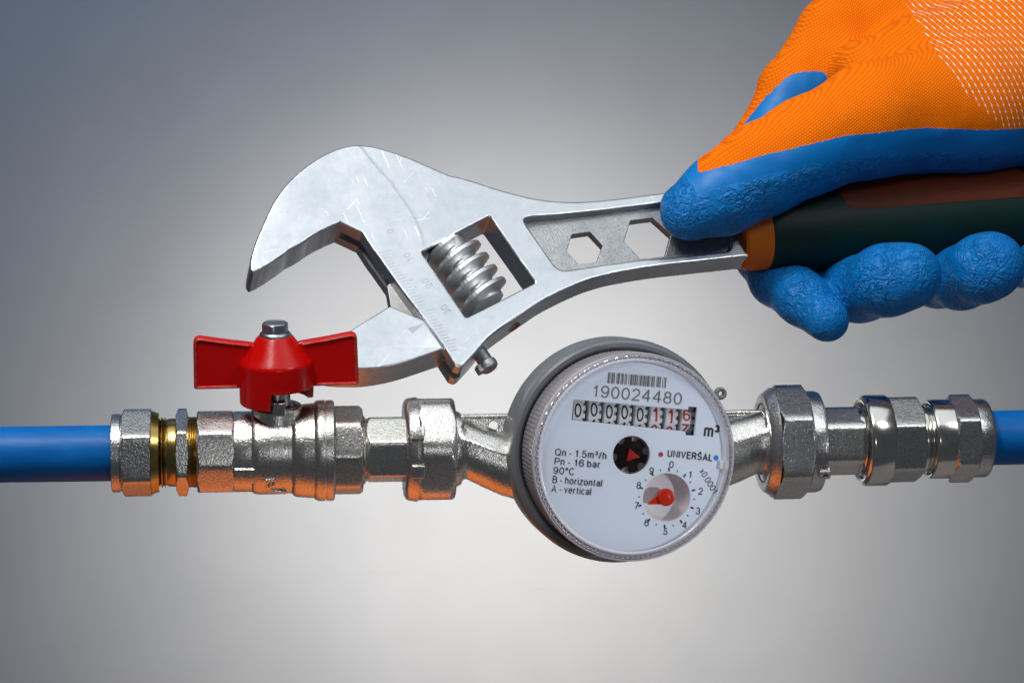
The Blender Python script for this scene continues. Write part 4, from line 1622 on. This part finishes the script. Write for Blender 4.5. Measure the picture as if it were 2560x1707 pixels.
gx = (lo[0] + sp * np.arange(dims[0])).astype(np.float32)
gy = (lo[1] + sp * np.arange(dims[1])).astype(np.float32)
gz = (lo[2] + sp * np.arange(dims[2])).astype(np.float32)
BIG = 3.0


def cone_d(X, Y, Z, a, ra, b, rb):
    ab = b - a
    l2 = float(ab.dot(ab))
    tt = np.clip(((X - a[0]) * ab[0] + (Y - a[1]) * ab[1] + (Z - a[2]) * ab[2]) / l2, 0, 1)
    d = np.sqrt((X - a[0] - tt * ab[0]) ** 2 + (Y - a[1] - tt * ab[1]) ** 2 + (Z - a[2] - tt * ab[2]) ** 2)
    return d - (ra + (rb - ra) * tt)


def smin(a, b, k):
    h = np.clip(k - np.abs(a - b), 0, None) / k
    return np.minimum(a, b) - h * h * k * 0.25


def chain_field(ch, k):
    f = np.full(tuple(dims), BIG, np.float32)
    J = [H(*c) for c in ch]
    for (a, ra), (b, rb) in zip(J[:-1], J[1:]):
        pad = max(ra, rb) + 1.0
        i0 = np.clip(((np.minimum(a, b) - pad - lo) / sp).astype(int), 0, dims - 1)
        i1 = np.clip(((np.maximum(a, b) + pad - lo) / sp).astype(int) + 1, 1, dims)
        if np.any(i1 <= i0):
            continue
        sl = tuple(slice(i0[q], i1[q]) for q in range(3))
        d = cone_d(gx[sl[0]][:, None, None], gy[sl[1]][None, :, None], gz[sl[2]][None, None, :], a, ra, b, rb)
        f[sl] = smin(f[sl], d.astype(np.float32), k)
    return f


fT = chain_field(thumb, 0.35)
fI = chain_field(index_, 0.30)
fM = chain_field(middle, 0.30)
fR = chain_field(ring_, 0.30)
fL = chain_field(little, 0.30)
fW = chain_field(web, 0.3)
fF = smin(smin(fI, fM, 0.10), smin(fR, fL, 0.10), 0.10)
# the knuckle side blends more softly than the finger tips
fH = smin(fT, fF, 0.55)
w1 = np.sin(1.9 * gx[:, None, None] + 0.6 + 1.3 * np.sin(1.7 * gz[None, None, :])) * np.sin(2.3 * gz[None, None, :] + 1.1 * np.sin(2.1 * gy[None, :, None])) * np.cos(1.6 * gy[None, :, None] + 0.4)
w2 = np.sin(5.1 * gx[:, None, None] + 2.2 * np.sin(2.9 * gz[None, None, :])) * np.sin(4.7 * gz[None, None, :] + 1.7 * np.sin(3.3 * gx[:, None, None])) * np.cos(3.9 * gy[None, :, None])
fH = (fH + 0.022 * w1 + 0.012 * w2).astype(np.float32)
del w1, w2
fH = smin(fH, fW, 0.6)
# keep clear of the grip and the wrench
Xg, Yg, Zg = gx[:, None, None], gy[None, :, None], gz[None, None, :]
m = HFi
lx = m[0][0] * Xg + m[0][1] * Yg + m[0][2] * Zg + m[0][3]
ly = m[1][0] * Xg + m[1][1] * Yg + m[1][2] * Zg + m[1][3]
lz = (m[2][0] * Xg + m[2][1] * Yg + m[2][2] * Zg + m[2][3]) / 0.86
xs = [hx(a) for a, b in grip_prof]
rad = np.interp(lx.ravel(), [hx(1850)] + xs, [1.05] + [b for a, b in grip_prof]).reshape(lx.shape)
dg = (np.sqrt(ly * ly + lz * lz) - rad).astype(np.float32)
dg = np.where(lx < hx(1850), np.maximum(np.abs(ly) - 0.95, np.abs(lz * 0.86) - 0.40), dg).astype(np.float32)
dg = np.where(lx > xs[-1], 1.0, dg)
del lx, ly, lz, rad
fH = np.maximum(fH, -(dg - 0.01))
# closed borders
fH[0], fH[-1], fH[:, 0], fH[:, -1], fH[:, :, 0], fH[:, :, -1] = 1, 1, 1, 1, 1, 1


def surface_nets(f):
    s = f < 0
    nx, ny, nz = f.shape
    cnt = np.zeros((nx - 1, ny - 1, nz - 1), np.uint8)
    for dx in (0, 1):
        for dy in (0, 1):
            for dz in (0, 1):
                cnt += s[dx:nx - 1 + dx, dy:ny - 1 + dy, dz:nz - 1 + dz]
    act = (cnt > 0) & (cnt < 8)
    idx = np.full(act.shape, -1, np.int64)
    ci = np.argwhere(act)
    idx[act] = np.arange(len(ci))
    acc = np.zeros((len(ci), 3))
    num = np.zeros(len(ci))
    cor = [(dx, dy, dz) for dx in (0, 1) for dy in (0, 1) for dz in (0, 1)]
    for a in cor:
        for axis in range(3):
            if a[axis] == 1:
                continue
            b = list(a)
            b[axis] = 1
            va = f[ci[:, 0] + a[0], ci[:, 1] + a[1], ci[:, 2] + a[2]]
            vb = f[ci[:, 0] + b[0], ci[:, 1] + b[1], ci[:, 2] + b[2]]
            cr = (va < 0) != (vb < 0)
            tt = np.where(cr, va / np.where(cr, va - vb, 1), 0)
            p = np.array(a, float)[None, :] + tt[:, None] * (np.array(b, float) - np.array(a, float))[None, :]
            acc[cr] += p[cr]
            num[cr] += 1
    pos = ci + acc / num[:, None]
    quads = []
    for axis in range(3):
        o1, o2 = [(1, 2), (2, 0), (0, 1)][axis]
        sl0 = [slice(None)] * 3
        sl1 = [slice(None)] * 3
        sl0[axis], sl1[axis] = slice(0, -1), slice(1, None)
        A, B = s[tuple(sl0)], s[tuple(sl1)]
        e = np.argwhere(A != B)
        keep = (e[:, o1] > 0) & (e[:, o2] > 0) & (e[:, o1] < f.shape[o1] - 1) & (e[:, o2] < f.shape[o2] - 1)
        e = e[keep]
        sgn = A[e[:, 0], e[:, 1], e[:, 2]]
        c = []
        for (q1, q2) in ((-1, -1), (0, -1), (0, 0), (-1, 0)):
            g = e.copy()
            g[:, o1] += q1
            g[:, o2] += q2
            c.append(idx[g[:, 0], g[:, 1], g[:, 2]])
        c = np.stack(c, 1)
        c[~sgn] = c[~sgn][:, ::-1]
        quads.append(c)
    return pos, np.concatenate(quads)


pos, quads = surface_nets(fH)
# light smoothing of the net
nV = len(pos)
e_all = np.concatenate([quads[:, [0, 1]], quads[:, [1, 2]], quads[:, [2, 3]], quads[:, [3, 0]]])
for it in range(6):
    acc = np.zeros((nV, 3))
    num = np.zeros(nV)
    for q in range(3):
        acc[:, q] = np.bincount(e_all[:, 0], pos[e_all[:, 1], q], nV) + np.bincount(e_all[:, 1], pos[e_all[:, 0], q], nV)
    num = np.bincount(e_all[:, 0], minlength=nV) + np.bincount(e_all[:, 1], minlength=nV)
    pos = pos * 0.4 + 0.6 * acc / np.maximum(num, 1)[:, None]


def sample(f, pos):
    i = np.clip(np.rint(pos).astype(int), 0, np.array(f.shape) - 1)
    return f[i[:, 0], i[:, 1], i[:, 2]]


sT, sI = np.minimum(sample(fT, pos), sample(fW, pos)), sample(fI, pos)
sF = np.minimum(np.minimum(sample(fM, pos), sample(fR, pos)), sample(fL, pos))
g = np.stack(np.gradient(fH[::1, ::1, ::1])[:0], 0) if False else None
Pw = pos * sp + lo
kk = D / (D + Pw[:, 1]) * 100.0
ppx = 1280 + Pw[:, 0] * kk
ppy = 853.5 - Pw[:, 2] * kk
# dip line of the coating
lxs = [1600, 1736, 1740, 1757, 1836, 1914, 2012, 2109, 2188, 2266, 2325, 2383, 2462, 2560, 3300]
lys = [300, 405, 428, 430, 409, 387, 364, 340, 333, 323, 319, 323, 325, 321, 300]
coatT = (ppy - np.interp(ppx, lxs, lys)) / 100.0
coatT = np.where(ppx < 1745, np.maximum(coatT, (1748 + (ppy - 425) * -0.3 - ppx) / 100.0), coatT)
ixs = [1700, 1847, 1857, 1914, 1973, 2010, 2043, 2078, 2100, 2140]
iys = [420, 335, 313, 243, 188, 179, 178, 183, 196, 240]
coatI = (ppy - np.interp(ppx, ixs, iys)) / 130.0
# fingertips: coated on the inner side, bare knit on the outer side
fc = np.full(nV, 0.9)
offp = -((Pw - np.array(wp0)) @ np.array(wn))
coatF = 1.2 - 0.9 * np.clip(offp - 1.7, 0, None)
coatI = np.where(ppy > 520, np.minimum(coatF, 1.2), coatI)
coat = np.where(sT <= np.minimum(sI, sF), coatT, np.where(sI <= sF, coatI, np.where(ppy > 450, coatF, coatT * 0 - 0.5)))
# knit coordinates
ca, sa = math.cos(R(24)), math.sin(R(24))
base = np.array(W(2256, 0, 6))
rx, rz = Pw[:, 0], Pw[:, 2]
un = np.array([math.cos(R(-30)), math.sin(R(-30))])
uu = rx * math.cos(R(26)) + rz * math.sin(R(26))
vv_ = rx * math.cos(R(-56)) + rz * math.sin(R(-56))
# warp rows gently with depth so that they follow the hand
uu = uu + 0.25 * Pw[:, 1]
vv_ = vv_ + 0.35 * Pw[:, 1]
bx = np.interp(ppy, [-300, 0, 219, 319], [2080, 2256, 2395, 2505])
ww = (ppx - bx) / 100.0
hand = thing('gloved_hand', 'hand in an orange knit glove with blue rubber palm gripping the wrench handle', 'gloved hand', Vector((12.0, 6.0, 0.0)))
me = bpy.data.meshes.new('glove')
me.from_pydata((Pw - np.array(hand.location)).tolist(), [], quads.tolist())
for nm, dat in (('coat', coat),):
    at = me.attributes.new(nm, 'FLOAT', 'POINT')
    at.data.foreach_set('value', coat.astype(np.float32))
at = me.attributes.new('knit', 'FLOAT_VECTOR', 'POINT')
at.data.foreach_set('vector', np.stack([uu, vv_, ww], 1).astype(np.float32).ravel())
me.shade_smooth()
me.materials.append(M['glove'])
go = bpy.data.objects.new('glove', me)
go.parent = hand
C.objects.link(go)
print('glove verts', nV)
